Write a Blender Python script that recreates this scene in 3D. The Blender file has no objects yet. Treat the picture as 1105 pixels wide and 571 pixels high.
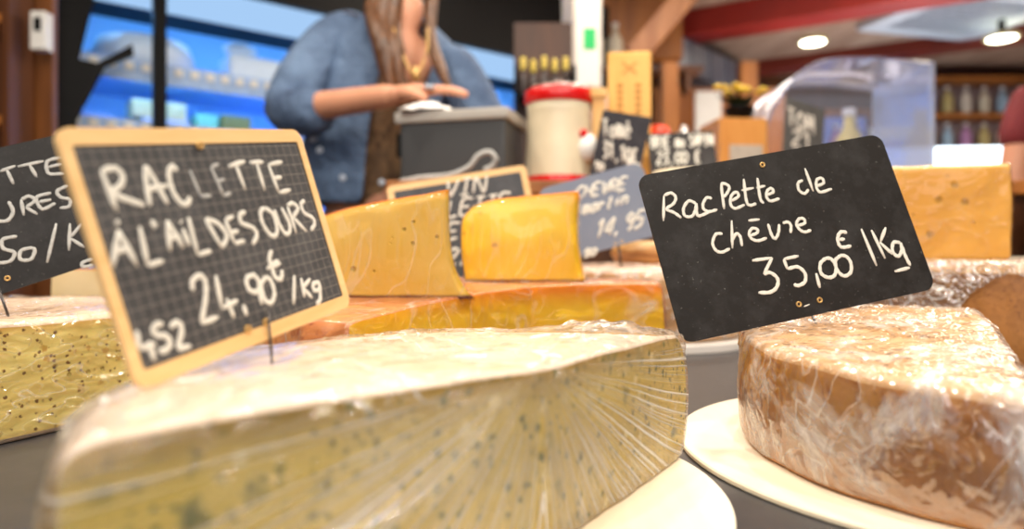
import bpy, bmesh, math, random
from mathutils import Vector, Matrix, noise
random.seed(7)
C = bpy.context.scene.collection
PI = math.pi
T = 0.80                      # table top height
CZ = T + 0.134                # eye height
F = 740.0

def W(px, py, Y):             # a point of the place at depth Y
    return Vector(((px-552.5)/F*Y, Y, CZ-(py-275)/F*Y))

def srgb(r, g, b):
    f = lambda c: (c/255/12.92) if c/255 <= .04045 else ((c/255+.055)/1.055)**2.4
    return (f(r), f(g), f(b), 1)

# ------------------------------------------------------------------ objects
def tag(o, label=None, cat=None, group=None, kind=None):
    if label: o['label'] = label
    if cat: o['category'] = cat
    if group: o['group'] = group
    if kind: o['kind'] = kind
    return o
def empty(name, loc, rz=0, label=None, cat=None, group=None):
    o = bpy.data.objects.new(name, None); C.objects.link(o)
    o.location = loc; o.rotation_euler = (0, 0, rz); o.empty_display_size = .05
    return tag(o, label, cat, group)
def link(name, me, m=None, parent=None, smooth=False):
    o = bpy.data.objects.new(name, me); C.objects.link(o)
    if m is not None:
        for q in (m if isinstance(m, (list, tuple)) else [m]): me.materials.append(q)
    if smooth:
        for p in me.polygons: p.use_smooth = True
    if parent: o.parent = parent
    return o
def obj(name, bm, m=None, parent=None, smooth=False, loc=None):
    me = bpy.data.meshes.new(name)
    bmesh.ops.recalc_face_normals(bm, faces=bm.faces)
    bm.to_mesh(me); bm.free()
    o = link(name, me, m, parent, smooth)
    if loc is not None: o.location = loc
    return o
def BM(): return bmesh.new()
def box(bm, x0, x1, y0, y1, z0, z1, bev=0, mtx=None):
    r = bmesh.ops.create_cube(bm, size=1)
    vs = r['verts']
    for v in vs:
        v.co = Vector(((x0+x1)/2+v.co.x*(x1-x0), (y0+y1)/2+v.co.y*(y1-y0), (z0+z1)/2+v.co.z*(z1-z0)))
    if bev:
        es = list({e for v in vs for e in v.link_edges})
        g = bmesh.ops.bevel(bm, geom=es, offset=bev, segments=2, affect='EDGES', profile=.7)
        vs = g['verts'] if False else list({v for f in g['faces'] for v in f.verts} | {v for v in vs if v.is_valid})
    if mtx:
        for v in vs: v.co = mtx @ v.co
    return bm
def lathe(bm, prof, n=32, c=(0, 0, 0), axis=None, cap=True):
    rings = []
    q = Vector((0, 0, 1)).rotation_difference(Vector(axis)).to_matrix() if axis else Matrix.Identity(3)
    for r, z in prof:
        rings.append([bm.verts.new(q @ Vector((r*math.cos(2*PI*i/n), r*math.sin(2*PI*i/n), z))+Vector(c)) for i in range(n)])
    for a, b in zip(rings, rings[1:]):
        for i in range(n):
            bm.faces.new((a[i], a[(i+1) % n], b[(i+1) % n], b[i]))
    if cap:
        for r in (rings[0], rings[-1]):
            bm.faces.new(r)
    return bm
def tube(bm, pts, rad, n=8, flat=None, closed=False):
    """sweep a round profile along pts; flat = z squash towards the plane z=0 (for chalk strokes)"""
    pts = [Vector(p) for p in pts]; rings = []
    up = Vector((0, 0, 1))
    m = len(pts)
    for i, p in enumerate(pts):
        t = (pts[min(i+1, m-1)]-pts[max(i-1, 0)])
        t = t.normalized() if t.length > 1e-9 else Vector((1, 0, 0))
        u = up if abs(t.dot(up)) < .95 else Vector((1, 0, 0))
        s = t.cross(u).normalized(); w = s.cross(t).normalized()
        r = rad[i] if isinstance(rad, (list, tuple)) else rad
        ring = []
        for k in range(n):
            a = 2*PI*k/n
            zz = math.sin(a)*r*(flat if flat else 1)
            ring.append(bm.verts.new(p+s*math.cos(a)*r+w*zz))
        rings.append(ring)
    for a, b in zip(rings, rings[1:]):
        for k in range(n): bm.faces.new((a[k], a[(k+1) % n], b[(k+1) % n], b[k]))
    bm.faces.new(rings[0]); bm.faces.new(rings[-1])
    return bm
def smooth_line(pts, k=6):
    if len(pts) < 3: 
        a, b = Vector(pts[0]), Vector(pts[-1])
        return [a.lerp(b, i/4) for i in range(5)]
    P = [Vector(p) for p in pts]; P = [P[0]*2-P[1]]+P+[P[-1]*2-P[-2]]
    out = []
    for i in range(1, len(P)-2):
        for j in range(k):
            t = j/k
            out.append(.5*((2*P[i])+(P[i+1]-P[i-1])*t+(2*P[i-1]-5*P[i]+4*P[i+1]-P[i+2])*t*t+(3*P[i]-P[i-1]-3*P[i+1]+P[i+2])*t**3))
    out.append(P[-2]); return out
def copy_tree(o, parent=None):
    c = o.copy(); C.objects.link(c)
    if parent: c.parent = parent
    for ch in list(o.children): copy_tree(ch, c)
    return c

# ------------------------------------------------------------------ materials
class N:
    def __init__(s, name):
        s.m = bpy.data.materials.new(name); s.m.use_nodes = True
        s.t = s.m.node_tree; s.t.nodes.clear()
        s.out = s.t.nodes.new('ShaderNodeOutputMaterial')
        s.tc = s.t.nodes.new('ShaderNodeTexCoord').outputs['Object']
    def n(s, typ, ins={}, **at):
        d = s.t.nodes.new('ShaderNode'+typ)
        for k, v in at.items(): setattr(d, k, v)
        for k, v in ins.items():
            i = d.inputs[k]
            if isinstance(v, bpy.types.NodeSocket): s.t.links.new(v, i)
            else: i.default_value = v
        return d
    def math(s, op, a, b=0.0, c=None, clamp=False):
        ins = {0: a, 1: b}
        if c is not None: ins[2] = c
        return s.n('Math', ins, operation=op, use_clamp=clamp).outputs[0]
    def map(s, v, a, b, c=0.0, d=1.0):
        return s.n('MapRange', {'Value': v, 'From Min': a, 'From Max': b, 'To Min': c, 'To Max': d}).outputs[0]
    def noise(s, scale, detail=3, rough=.55, vec=None, stretch=None, dist=0.0):
        v = vec or s.tc
        if stretch: v = s.n('Mapping', {'Vector': v, 'Scale': stretch}).outputs[0]
        return s.n('TexNoise', {'Vector': v, 'Scale': scale, 'Detail': detail, 'Roughness': rough, 'Distortion': dist}).outputs['Fac']
    def mix(s, fac, a, b):
        d = s.n('Mix', data_type='RGBA')
        for k, v in ((0, fac), (6, a), (7, b)):
            i = d.inputs[k]
            if isinstance(v, bpy.types.NodeSocket): s.t.links.new(v, i)
            else: i.default_value = v
        return d.outputs[2]
    def bump(s, h, strength=.3, dist=.001, prev=None):
        ins = {'Height': h, 'Strength': strength, 'Distance': dist}
        if prev: ins['Normal'] = prev
        return s.n('Bump', ins).outputs[0]
    def bsdf(s, **k):
        d = s.n('BsdfPrincipled', {a.replace('_', ' '): v for a, v in k.items()})
        s.t.links.new(d.outputs[0], s.out.inputs[0]); return s.m
_cache = {}
def plain(name, col, rough=.5, metal=0.0, bumps=0, scale=40, vary=.12, spec=.5):
    if name in _cache: return _cache[name]
    s = N(name)
    f = s.noise(scale, 4)
    c2 = tuple(min(1, x*(1-vary*2)) for x in col[:3])+(1,)
    c = s.mix(s.map(f, .3, .7), c2, col)
    ins = dict(Base_Color=c, Roughness=rough, Metallic=metal, Specular_IOR_Level=spec)
    if bumps: ins['Normal'] = s.bump(f, bumps, .002)
    _cache[name] = s.bsdf(**ins); return _cache[name]
def emit(name, col, strength):
    s = N(name); e = s.n('Emission', {'Color': col, 'Strength': strength})
    s.t.links.new(e.outputs[0], s.out.inputs[0]); return s.m
def wood(name, c1, c2, scale=6, stretch=(1, 8, 8), rough=.45):
    s = N(name)
    v = s.n('Mapping', {'Vector': s.tc, 'Scale': stretch}).outputs[0]
    f = s.noise(scale, 5, .6, vec=v, dist=1.2)
    g = s.noise(scale*6, 3, .6, vec=v)
    c = s.mix(s.map(s.math('ADD', f, s.math('MULTIPLY', g, .25)), .45, .8), c1, c2)
    return s.bsdf(Base_Color=c, Roughness=rough, Normal=s.bump(g, .15, .001))
def glass(name, tint=(1, 1, 1, 1), amt=.12, haze=.03):
    s = N(name)
    fr = s.n('LayerWeight', {'Blend': .35}).outputs['Fresnel']
    tr = s.n('BsdfTransparent', {'Color': tint}).outputs[0]
    gl = s.n('BsdfGlossy', {'Color': (1, 1, 1, 1), 'Roughness': .03}).outputs[0]
    df = s.n('BsdfDiffuse', {'Color': (.8, .85, .95, 1)}).outputs[0]
    a = s.n('MixShader', {0: s.math('MULTIPLY_ADD', fr, .6, amt), 1: tr, 2: gl}).outputs[0]
    b = s.n('MixShader', {0: haze, 1: a, 2: df}).outputs[0]
    s.t.links.new(b, s.out.inputs[0]); return s.m

def film(name, density=.16, haze=.25, wr=1.0, fan=None, scale=28, stretch=(1, 1, 1), tint=(1, .98, .95, 1), gloss=.1, seed=0, patch=0.0):
    """cling film: mostly clear, glossy folds and milky creases"""
    s = N(name)
    vv = s.n('Mapping', {'Vector': s.tc, 'Scale': stretch, 'Location': (seed, seed*.7, 0)}).outputs[0]
    a = s.noise(scale, 1.5, .5, vec=vv, dist=.9)
    rid = s.math('ABSOLUTE', s.math('SUBTRACT', a, .5))            # ridged creases
    crease = s.map(rid, .0, .016, 1.0, .0)
    b = s.noise(scale*2.7, 1.0, .5, vec=vv, dist=.6)
    rid2 = s.math('ABSOLUTE', s.math('SUBTRACT', b, .5))
    crease2 = s.map(rid2, .0, .02, .45, .0)
    big = s.map(s.noise(9, 2, .5), .42, .62)
    h = s.math('ADD', s.math('MULTIPLY', rid, 4.0), s.math('MULTIPLY', rid2, 2.2))
    mask = s.math('MULTIPLY', s.math('MAXIMUM', crease, crease2), s.math('MULTIPLY_ADD', big, .7, .3))
    if fan:
        p = s.n('VectorMath', {0: s.tc, 1: fan}, operation='SUBTRACT').outputs[0]
        sp = s.n('SeparateXYZ', {0: p})
        ln = s.math('SQRT', s.math('ADD', s.math('POWER', sp.outputs[0], 2.0), s.math('POWER', sp.outputs[1], 2.0)))
        ang = s.math('ARCTAN2', sp.outputs[2], ln)
        wob = s.math('MULTIPLY', s.noise(9, 1), .07)
        wv = s.n('TexNoise', {'W': s.math('MULTIPLY', s.math('ADD', ang, wob), 15.0), 'Scale': 3.0, 'Detail': 3.0, 'Roughness': .65}, noise_dimensions='1D').outputs['Fac']
        line = s.map(wv, .50, .62)
        side = s.map(sp.outputs[2], -.004, -.010)                   # only below the rim
        line = s.math('MULTIPLY', line, side)
        line = s.math('MULTIPLY', line, s.map(s.noise(11, 2), .3, .55, .25, 1))
        mask = s.math('MAXIMUM', s.math('MULTIPLY', mask, s.math('MULTIPLY_ADD', side, -.93, 1.0)), line)
        h = s.math('ADD', s.math('MULTIPLY', h, s.math('MULTIPLY_ADD', side, -.7, 1.0)), s.math('MULTIPLY', s.math('MULTIPLY', wv, side), 2.6))
    nrm = s.bump(h, .9*wr, .004)
    fr = s.n('LayerWeight', {'Blend': .25, 'Normal': nrm}).outputs['Fresnel']
    tr = s.n('BsdfTransparent', {'Color': tint}).outputs[0]
    gl = s.n('BsdfGlossy', {'Color': (1, 1, 1, 1), 'Roughness': gloss*.6, 'Normal': nrm}).outputs[0]
    df = s.n('BsdfDiffuse', {'Color': (.93, .9, .86, 1), 'Normal': nrm}).outputs[0]
    f1 = s.math('ADD', s.math('MULTIPLY', fr, .6), density*.4, clamp=True)
    x = s.n('MixShader', {0: f1, 1: tr, 2: gl}).outputs[0]
    hz = s.math('MULTIPLY_ADD', mask, haze, haze*.03)
    if patch:
        pn = s.n('TexNoise', {'Vector': vv, 'Scale': 16.0, 'Detail': 5.0, 'Roughness': .7, 'Distortion': 1.0}).outputs['Fac']
        hz = s.math('ADD', hz, s.math('MULTIPLY', s.map(pn, .48, .72), patch))
    y = s.n('MixShader', {0: s.math('MULTIPLY', hz, 1.0, clamp=True), 1: x, 2: df}).outputs[0]
    s.t.links.new(y, s.out.inputs[0]); return s.m

def paste(name, base, base2, spots=(), zband=None, holes=0, foot=None, dots=None, rough=.42, big=14, sss=.15, coat=.25):
    """cut cheese. spots: (colour, scale, size, density, softness). zband: (z_lo, z_hi, width, colour): darker paste close to the rind"""
    s = N(name)
    c = s.mix(s.map(s.noise(big, 3, .5), .35, .65), base, base2)
    h = s.noise(160, 3, .6)
    if zband:
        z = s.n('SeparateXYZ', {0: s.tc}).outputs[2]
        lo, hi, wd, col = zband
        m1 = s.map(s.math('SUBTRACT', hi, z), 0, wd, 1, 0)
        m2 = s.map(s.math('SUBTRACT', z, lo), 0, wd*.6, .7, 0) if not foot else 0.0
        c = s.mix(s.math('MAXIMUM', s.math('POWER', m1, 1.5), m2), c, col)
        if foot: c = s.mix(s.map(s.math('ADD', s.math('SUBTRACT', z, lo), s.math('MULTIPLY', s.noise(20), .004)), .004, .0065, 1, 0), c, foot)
    for i, (col, sc, size, dens, soft) in enumerate(spots):
        v = s.n('Mapping', {'Vector': s.tc, 'Location': (i*3.1, i*1.7, i*.9)}).outputs[0]
        wv = s.n('VectorMath', {0: v, 1: s.n('VectorMath', {0: s.n('TexNoise', {'Vector': v, 'Scale': sc*2.5, 'Detail': 2.0}).outputs['Color'], 'Scale': .5/sc}, operation='SCALE').outputs[0]}, operation='ADD').outputs[0]
        vo = s.n('TexVoronoi', {'Vector': wv, 'Scale': sc, 'Randomness': 1.0})
        d = s.map(vo.outputs['Distance'], size, size*(1+soft), 1, 0)
        rc = s.n('SeparateColor', {0: vo.outputs['Color']}).outputs[0]
        keep = s.map(rc, dens, dens+.02, 1, 0)
        k = s.math('MULTIPLY', d, keep)
        k = s.math('MULTIPLY', k, s.map(s.noise(7+i*2, 2, vec=v), .36, .55, .15, 1))
        c = s.mix(k, c, col)
    nrm = s.bump(h, .12, .001)
    if dots:
        acc = None
        for p, r in dots:
            d = s.n('VectorMath', {0: s.tc, 1: tuple(p)}, operation='DISTANCE').outputs['Value']
            k = s.map(d, r*.55, r, 1, 0)
            acc = k if acc is None else s.math('MAXIMUM', acc, k)
        dk = s.n('HueSaturation', {'Color': c, 'Value': .55, 'Saturation': 1.2}).outputs[0]
        c = s.mix(s.math('MULTIPLY', acc, .8), c, dk)
        nrm = s.bump(s.math('MULTIPLY', acc, -1.0), .9, .002, nrm)
    if holes:
        vo = s.n('TexVoronoi', {'Vector': s.tc, 'Scale': holes})
        rc = s.n('SeparateColor', {0: vo.outputs['Color']}).outputs[1]
        k = s.math('MULTIPLY', s.map(vo.outputs['Distance'], .10, .17, 1, 0), s.map(rc, .30, .31, 1, 0))
        dk = s.n('HueSaturation', {'Color': c, 'Value': .62, 'Saturation': 1.15}).outputs[0]
        c = s.mix(s.math('MULTIPLY', k, .7), c, dk)
        nrm = s.bump(s.math('MULTIPLY', k, -1.0), .8, .003, nrm)
    return s.bsdf(Base_Color=c, Roughness=rough, Normal=nrm, Subsurface_Weight=sss, Subsurface_Radius=(1, .6, .3), Subsurface_Scale=.006, Coat_Weight=coat, Coat_Roughness=.2)
def rindm(name, c1, c2, c3=None, scale=25, rough=.6, bump=.4, coat=0.0):
    s = N(name)
    a = s.noise(scale, 5, .65, dist=.6); b = s.noise(scale*6, 4, .6)
    c = s.mix(s.map(a, .35, .65), c1, c2)
    if c3: c = s.mix(s.map(b, .56, .72), c, c3)
    return s.bsdf(Base_Color=c, Roughness=rough, Coat_Weight=coat, Coat_Roughness=.25, Normal=s.bump(s.math('ADD', a, s.math('MULTIPLY', b, .5)), bump, .002))

# ------------------------------------------------------------------ cheese builder
def arc(cx, cy, r, a0, a1, n, t):
    return [(cx+r*math.cos(math.radians(a0+(a1-a0)*i/n)), cy+r*math.sin(math.radians(a0+(a1-a0)*i/n)), t) for i in range(n+1)]
def slab(outline, z0, topf, bevc=.0015, bevr=.012, step=.005, out=0.0, wob=.0006, wr=None, nside=10, ntop=16, bulge=.004, seed=0.0):
    """outline: CCW (x, y, tag of the edge that starts there). Returns (verts, [(face, tag)])"""
    P = []
    L = len(outline)
    for i in range(L):
        x0, y0, t = outline[i]; x1, y1, _ = outline[(i+1) % L]
        d = math.hypot(x1-x0, y1-y0); k = max(1, int(round(d/step)))
        for j in range(k): P.append((x0+(x1-x0)*j/k, y0+(y1-y0)*j/k, t))
    n = len(P)
    nr = []
    for i in range(n):
        a, b = P[i-1], P[(i+1) % n]
        d = Vector((b[0]-a[0], b[1]-a[1])); d = d.normalized() if d.length > 1e-9 else Vector((1, 0))
        nr.append(Vector((-d.y, d.x)))
    nr = [(nr[i-1]+nr[i]*2+nr[(i+1) % n]).normalized() for i in range(n)]
    bv = [bevc if p[2] == 'cut' else bevr for p in P]
    for _ in range(3): bv = [(bv[i-1]+bv[i]*2+bv[(i+1) % n])/4 for i in range(n)]
    rk = [0.0 if p[2] == 'cut' else 1.0 for p in P]
    for _ in range(4): rk = [(rk[i-1]+rk[i]*2+rk[(i+1) % n])/4 for i in range(n)]
    def wrinkle(p):
        q = Vector((p[0], p[1], p[2]))
        d = noise.noise(q*30+Vector((seed, 0, 0)))*wob*2+noise.noise(q*90)*wob
        if wr: d += wr(q)
        return d
    V = []; rings = []
    prof = [('b', 1.0), ('b', .3)]+[('s', k/nside) for k in range(nside+1)]+[('t', .3), ('t', 1.0)]
    for kind, t in prof:
        ring = []
        for i, (x, y, tg) in enumerate(P):
            b = bv[i]; zt = topf(x, y)+out
            zb = z0
            if kind == 'b': ins, z = b*t, zb+b*(1-t if t < 1 else 0)
            elif kind == 's': ins, z = -bulge*math.sin(PI*t)*rk[i], zb+b+(zt-zb-2*b)*t
            else: ins, z = b*t, zt-(b*(1-t) if t < 1 else 0)
            if kind == 't' and t < 1: z = zt-b*.3
            if kind == 'b' and t < 1: z = zb+b*.3
            ins -= out
            q = Vector((x+nr[i].x*ins, y+nr[i].y*ins, z))
            w = wrinkle(q)
            q = q-Vector((nr[i].x, nr[i].y, 0))*w
            ring.append(len(V)); V.append(q)
        rings.append((kind, ring))
    cx = sum(p[0] for p in P)/n; cy = sum(p[1] for p in P)/n
    last = rings[-1][1]
    base = [V[k].copy() for k in last]
    for j in range(1, ntop):
        s = 1-j/ntop
        ring = []
        for i in range(n):
            x = cx+(base[i].x-cx)*s; y = cy+(base[i].y-cy)*s
            q = Vector((x, y, topf(x, y)+out)); q.z += wrinkle(q)
            ring.append(len(V)); V.append(q)
        rings.append(('T', ring))
    c = len(V); V.append(Vector((cx, cy, topf(cx, cy)+out)))
    Fs = []
    for (ka, A), (kb, B) in zip(rings, rings[1:]):
        for i in range(n):
            j = (i+1) % n
            tg = P[i][2]
            if kb == 'T': t = 'top'
            elif ka == 's' and kb == 's': t = tg
            elif tg == 'cut' and (ka == 'b' or kb == 'b'): t = 'rind'
            elif kb == 't': t = 'top'
            else: t = 'rind'
            Fs.append(((A[i], A[j], B[j], B[i]), t))
    lr = rings[-1][1]
    for i in range(n): Fs.append(((lr[i], lr[(i+1) % n], c), 'top'))
    Fs.append((tuple(reversed(rings[0][1])), 'rind'))
    return V, Fs
def mesh_of(name, V, Fs, tags, org, mats):
    use = [(f, t) for f, t in Fs if t in tags]
    ids = {}; vs = []
    for f, t in use:
        for i in f:
            if i not in ids: ids[i] = len(vs); vs.append(V[i]-org)
    me = bpy.data.meshes.new(name)
    me.from_pydata([tuple(v) for v in vs], [], [tuple(ids[i] for i in f) for f, t in use])
    tl = list(tags)
    for m in mats: me.materials.append(m)
    for p, (f, t) in zip(me.polygons, use):
        p.material_index = min(tl.index(t), len(mats)-1); p.use_smooth = len(f) < 5
    me.update(); return me
def cheese(name, label, cat, outline, z0, topf, m_cut, m_rind, m_top, m_film=None, group=None, film_wr=None, film_out=.0014, **k):
    cx = sum(p[0] for p in outline)/len(outline); cy = sum(p[1] for p in outline)/len(outline)
    org = Vector((cx, cy, z0))
    root = empty(name, org, 0, label, cat, group)
    V, Fs = slab(outline, z0, topf, **k)
    if m_cut and any(t == 'cut' for _, t in Fs):
        link('cut_face', mesh_of('cut_face', V, Fs, ['cut'], org, [m_cut]), parent=root)
    link('rind', mesh_of('rind', V, Fs, ['rind', 'top'], org, [m_rind, m_top]), parent=root)
    if m_film:
        k2 = dict(k); k2['out'] = film_out; k2['ntop'] = 30; k2['nside'] = 16; k2['step'] = k.get('step', .005)*.8
        V, Fs = slab(outline, z0+.0016, topf, wr=film_wr, **k2)
        link('plastic_wrap', mesh_of('plastic_wrap', V, [(f, t) for f, t in Fs if len(f) < 5], ['cut', 'rind', 'top'], org, [m_film]), parent=root)
    return root, org

def wrk(amp, sc=(25, 25, 25), seed=0, thr=0.0):
    S = Vector(sc)
    def f(q):
        p = Vector((q.x*S.x+seed, q.y*S.y, q.z*S.z))
        a = 1-2*abs(noise.noise(p)); b = 1-2*abs(noise.noise(p*2.3+Vector((5, 1, 2))))
        return max(0, amp*(max(0, a-thr)**3*1.0+b*b*b*.35))
    return f

# ================================================================== CAMERA
cam = bpy.data.cameras.new('camera'); co = bpy.data.objects.new('camera', cam); C.objects.link(co)
co.location = (0, 0, CZ); co.rotation_euler = (PI/2, 0, 0)
cam.sensor_width = 36; cam.lens = F/1105*36; cam.shift_y = -10.5/1105; cam.clip_start = .01
cam.dof.use_dof = True; cam.dof.focus_distance = .47; cam.dof.aperture_fstop = 3.7
bpy.context.scene.camera = co

# ================================================================== SETTING
H = CZ+1.67
wd_dark = wood('dark_wood', srgb(58, 30, 12), srgb(104, 58, 24), 3, (1, 1, .15))
wd_mid = wood('brown_wood', srgb(132, 76, 26), srgb(186, 118, 50), 4, (1, 1, .15))
wd_light = wood('light_wood', srgb(214, 160, 88), srgb(238, 196, 128), 8, (1, .15, 1))
wd_honey = wood('honey_wood', srgb(222, 160, 70), srgb(238, 186, 100), 8, (1, 1, .2))
m_red = plain('red_paint', srgb(165, 38, 26), .5, vary=.15, scale=4)
m_redd = plain('dark_red_paint', srgb(120, 40, 24), .5, vary=.15, scale=4)
m_floor = plain('floor_tile', srgb(120, 100, 84), .4, scale=3)
m_ceil = wood('ceiling_planks', srgb(150, 122, 104), srgb(186, 160, 142), 2.5, (1, .2, 1), .6)
m_black = plain('black_metal', srgb(10, 9, 10), .5, spec=.15)
m_white = plain('white_plastic', srgb(232, 232, 228), .35, vary=.03)
def struct(name, bm, m, parent=None):
    o = obj(name, bm, m, parent)
    if not parent: o['kind'] = 'structure'
    return o
struct('floor', box(BM(), -3.2, 6.2, -3, 6.5, -.05, 0), m_floor)
struct('ceiling', box(BM(), -3.2, 6.2, -3, 6.5, H, H+.05), m_ceil)
struct('wall_left', box(BM(), -3.25, -3.15, -3, 6.5, 0, H), wd_dark)
struct('wall_right', box(BM(), 6.15, 6.25, -3, 6.5, 0, H), wd_mid)
bm = BM()   # back wall with a wide window opening
wx0, wx1, wz0, wz1 = 2.45, 4.25, CZ+.45, CZ+1.32
box(bm, -3.2, wx0, 6.4, 6.5, 0, H); box(bm, wx1, 6.2, 6.4, 6.5, 0, H)
box(bm, wx0, wx1, 6.4, 6.5, 0, wz0); box(bm, wx0, wx1, 6.4, 6.5, wz1, H)
struct('wall_back', bm, wd_dark)
bm = BM()
for x in (wx0, (wx0+wx1)/2, wx1): box(bm, x-.03, x+.03, 6.36, 6.44, wz0, wz1)
for z in (wz0, wz1): box(bm, wx0, wx1, 6.36, 6.44, z-.03, z+.03)
w1 = struct('window_1', bm, wd_mid)
o = obj('pane', box(BM(), wx0, wx1, 6.41, 6.415, wz0, wz1), glass('window_glass', (.62, .66, .95, 1), .05, .05), w1)
# ceiling beams, running away to the left
def beam(name, p, d, L0, L1, w, h, m):
    d = Vector((d[0], d[1], 0)).normalized(); s = Vector((-d.y, d.x, 0))
    M_ = Matrix(((d.x, s.x, 0, p[0]), (d.y, s.y, 0, p[1]), (0, 0, 1, 0), (0, 0, 0, 1)))
    return struct(name, box(BM(), -L0, L1, -w/2, w/2, p[2], H, .01, M_), m)
p = W(837, 22, 740*1.54/253)
beam('trim_1', (p.x, p.y, CZ+1.5), (-.86, .5), 3.3, 1.25, .24, 0, m_red)
p = W(950, 60, 740*1.6/215)
beam('trim_2', (p.x, p.y, CZ+1.57), (-.86, .5), 2.6, 1.75, .2, 0, m_redd)
# wooden hood over the back of the shop with brace, and the white post
struct('trim_3', box(BM(), .28, 1.02, 4.1, 4.22, CZ+1.18, H), wd_mid)
a, b = W(757, -25, 3.7), W(684, 62, 3.7)
d = (b-a); q = d.to_track_quat('Z', 'Y').to_matrix().to_4x4(); q.translation = a
struct('trim_4', box(BM(), -.055, .055, -.06, .06, -.3, d.length, .008, q), wood('pale_brown_wood', srgb(150, 92, 50), srgb(196, 136, 88), 5, (1, 1, .2)))
p = W(629, 100, 3.0)
struct('trim_5', box(BM(), -.075, .062, -.06, .06, 0, H, .006, Matrix.Translation((p.x, p.y, 0)) @ Matrix.Rotation(.35, 4, 'Z')), plain('cream_post_paint', srgb(205, 196, 186), .5, vary=.04))
t = empty('wall_notice', (p.x+.015, 2.925, CZ+.72), 0.0, 'white vertical notice with green block, on the cream post', 'sign')
obj('panel', box(BM(), -.05, .05, -.004, .0, 0, .6), m_white, t)
obj('green_block', box(BM(), -.020, .032, -.006, -.0035, .155, .245), plain('green_print', srgb(20, 190, 100), .5, vary=.02), t)
# left wooden post with switch
p = W(20, 100, 2.15)
struct('trim_6', box(BM(), .03, .115, -.012, .012, 0, H, .004, Matrix.Translation((p.x, p.y, 0))), wood('post_wood', srgb(84, 46, 18), srgb(128, 76, 32), 4, (1, 1, .15)))
t = empty('wall_switch', W(45, 55, 2.08), 0, 'white switch box on the wooden post at the left', 'switch')
obj('housing', box(BM(), -.022, .022, -.02, .02, 0, .115, .004), m_white, t)
obj('rocker', box(BM(), -.008, .012, -.025, -.019, .055, .095, .002), m_black, t)
# wooden shelves left
t = empty('wooden_shelving', (-1.95, 2.02, 0), 0, 'dark brown wooden shelving at the far left', 'shelving')
for x in (-.45, .445): obj('side_panel', box(BM(), x, x+.022, 0, .11, 0, 2.4), wd_dark, t)
obj('back_panel', box(BM(), -.43, .445, .10, .11, 0, 2.4), wd_dark, t)
for z in (.5, .9, 1.12, 1.32, 1.62, 1.95): obj('shelf', box(BM(), -.428, .445, 0, .10, z, z+.025), wd_mid, t)

# ceiling lights, air conditioner
m_lamp = emit('lamp_glow', (1, .95, .72, 1), 14); m_trimring = plain('lamp_ring', srgb(210, 200, 150), .3)
for (px, py, lb) in ((877, 44, 'round glowing ceiling downlight left of the farther one'), (1081, 42, 'round glowing ceiling downlight at the right near the picture edge')):
    Z = 740*1.655/(275-py) if px < 1000 else 4.75; p = W(px, py, Z)
    t = empty('ceiling_light', (p.x, p.y, H-.03 if px < 1000 else p.z), 0, lb, 'ceiling light', 'round ceiling downlights')
    t.scale = (.78, .78, .78)
    obj('ring', lathe(BM(), [(.10, .03), (.14, .03), (.14, 0), (.115, 0), (.10, .012)], 28, cap=False), m_trimring, t)
    if px > 1000: obj('stem', lathe(BM(), [(.03, .012), (.03, (H-p.z)/.78)], 20), m_black, t)
    obj('diffuser', lathe(BM(), [(.115, .006), (.11, .0), (.05, -.004)], 28), m_lamp, t)
Z = 4.65; p = W(1040, 10, Z)
t = empty('air_conditioner', (p.x, p.y, H-.06), .25, 'pale grey ceiling cassette air conditioner at the upper right', 'air conditioner')
m_gr = plain('pale_grey', srgb(190, 200, 214), .4, vary=.04)
bm = BM(); box(bm, -.5, .5, -.42, -.30, 0, .06, .006); box(bm, -.5, .5, .3, .42, 0, .06, .006); box(bm, -.5, -.36, -.30, .30, 0, .06); box(bm, .36, .5, -.3, .3, 0, .06)
obj('housing', bm, m_gr, t)
bm = BM()
for i in range(12): box(bm, -.36, .36, -.29+i*.05, -.27+i*.05, .01, .03)
obj('grille', bm, plain('grey_grille', srgb(176, 190, 210), .5), t)
t = empty('air_duct', W(700, 52, 4.4), 0, 'blue-grey ventilation duct running back under the ceiling', 'duct')
a = Vector((0, 0, 0)); b = W(800, 92, 6.2)-W(700, 52, 4.4)
d = b-a; q = d.to_track_quat('Z', 'Y').to_matrix().to_4x4()
obj('duct_body', box(BM(), -.1, .1, -.12, .12, 0, d.length, .02, q), plain('duct_metal', srgb(150, 158, 176), .35, .5), t)
for i in range(5): obj('duct_flange', box(BM(), -.108, .108, -.128, .128, .1+i*.42, .13+i*.42, 0, q), plain('duct_metal2', srgb(120, 128, 144), .35, .5), t)

# ================================================================== COUNTER
m_top = plain('slate_counter', srgb(62, 60, 62), .38, vary=.1, scale=60, bumps=.05)
t = empty('display_counter', (0, .55, 0), 0, 'dark grey counter top carrying all the cheeses', 'counter')
obj('counter_top', box(BM(), -1.1, 1.5, -.62, .95, T-.03, T, .004), m_top, t)
obj('counter_body', box(BM(), -1.05, 1.45, -.5, .9, 0, T-.03), wd_mid, t)
RZ = CZ+.136
t = empty('raised_shelf', (.55, 1.45, T), 0, 'brown wooden raised shelf along the back of the counter', 'shelf')
obj('shelf_board', box(BM(), -.78, .85, -.2, .24, RZ-T-.025, RZ-T, .003), wd_mid, t)
obj('shelf_front', box(BM(), -.77, .84, -.18, -.16, 0, RZ-T-.025), wd_dark, t)
for x in (-.77, .82): obj('shelf_side', box(BM(), x, x+.02, -.16, .05, 0, RZ-T-.025), wd_dark, t)
struct('trim_7', box(BM(), -1.6, 1.9, 1.72, 2.25, 0, .16), wd_dark)   # raised floor behind the counter

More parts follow.
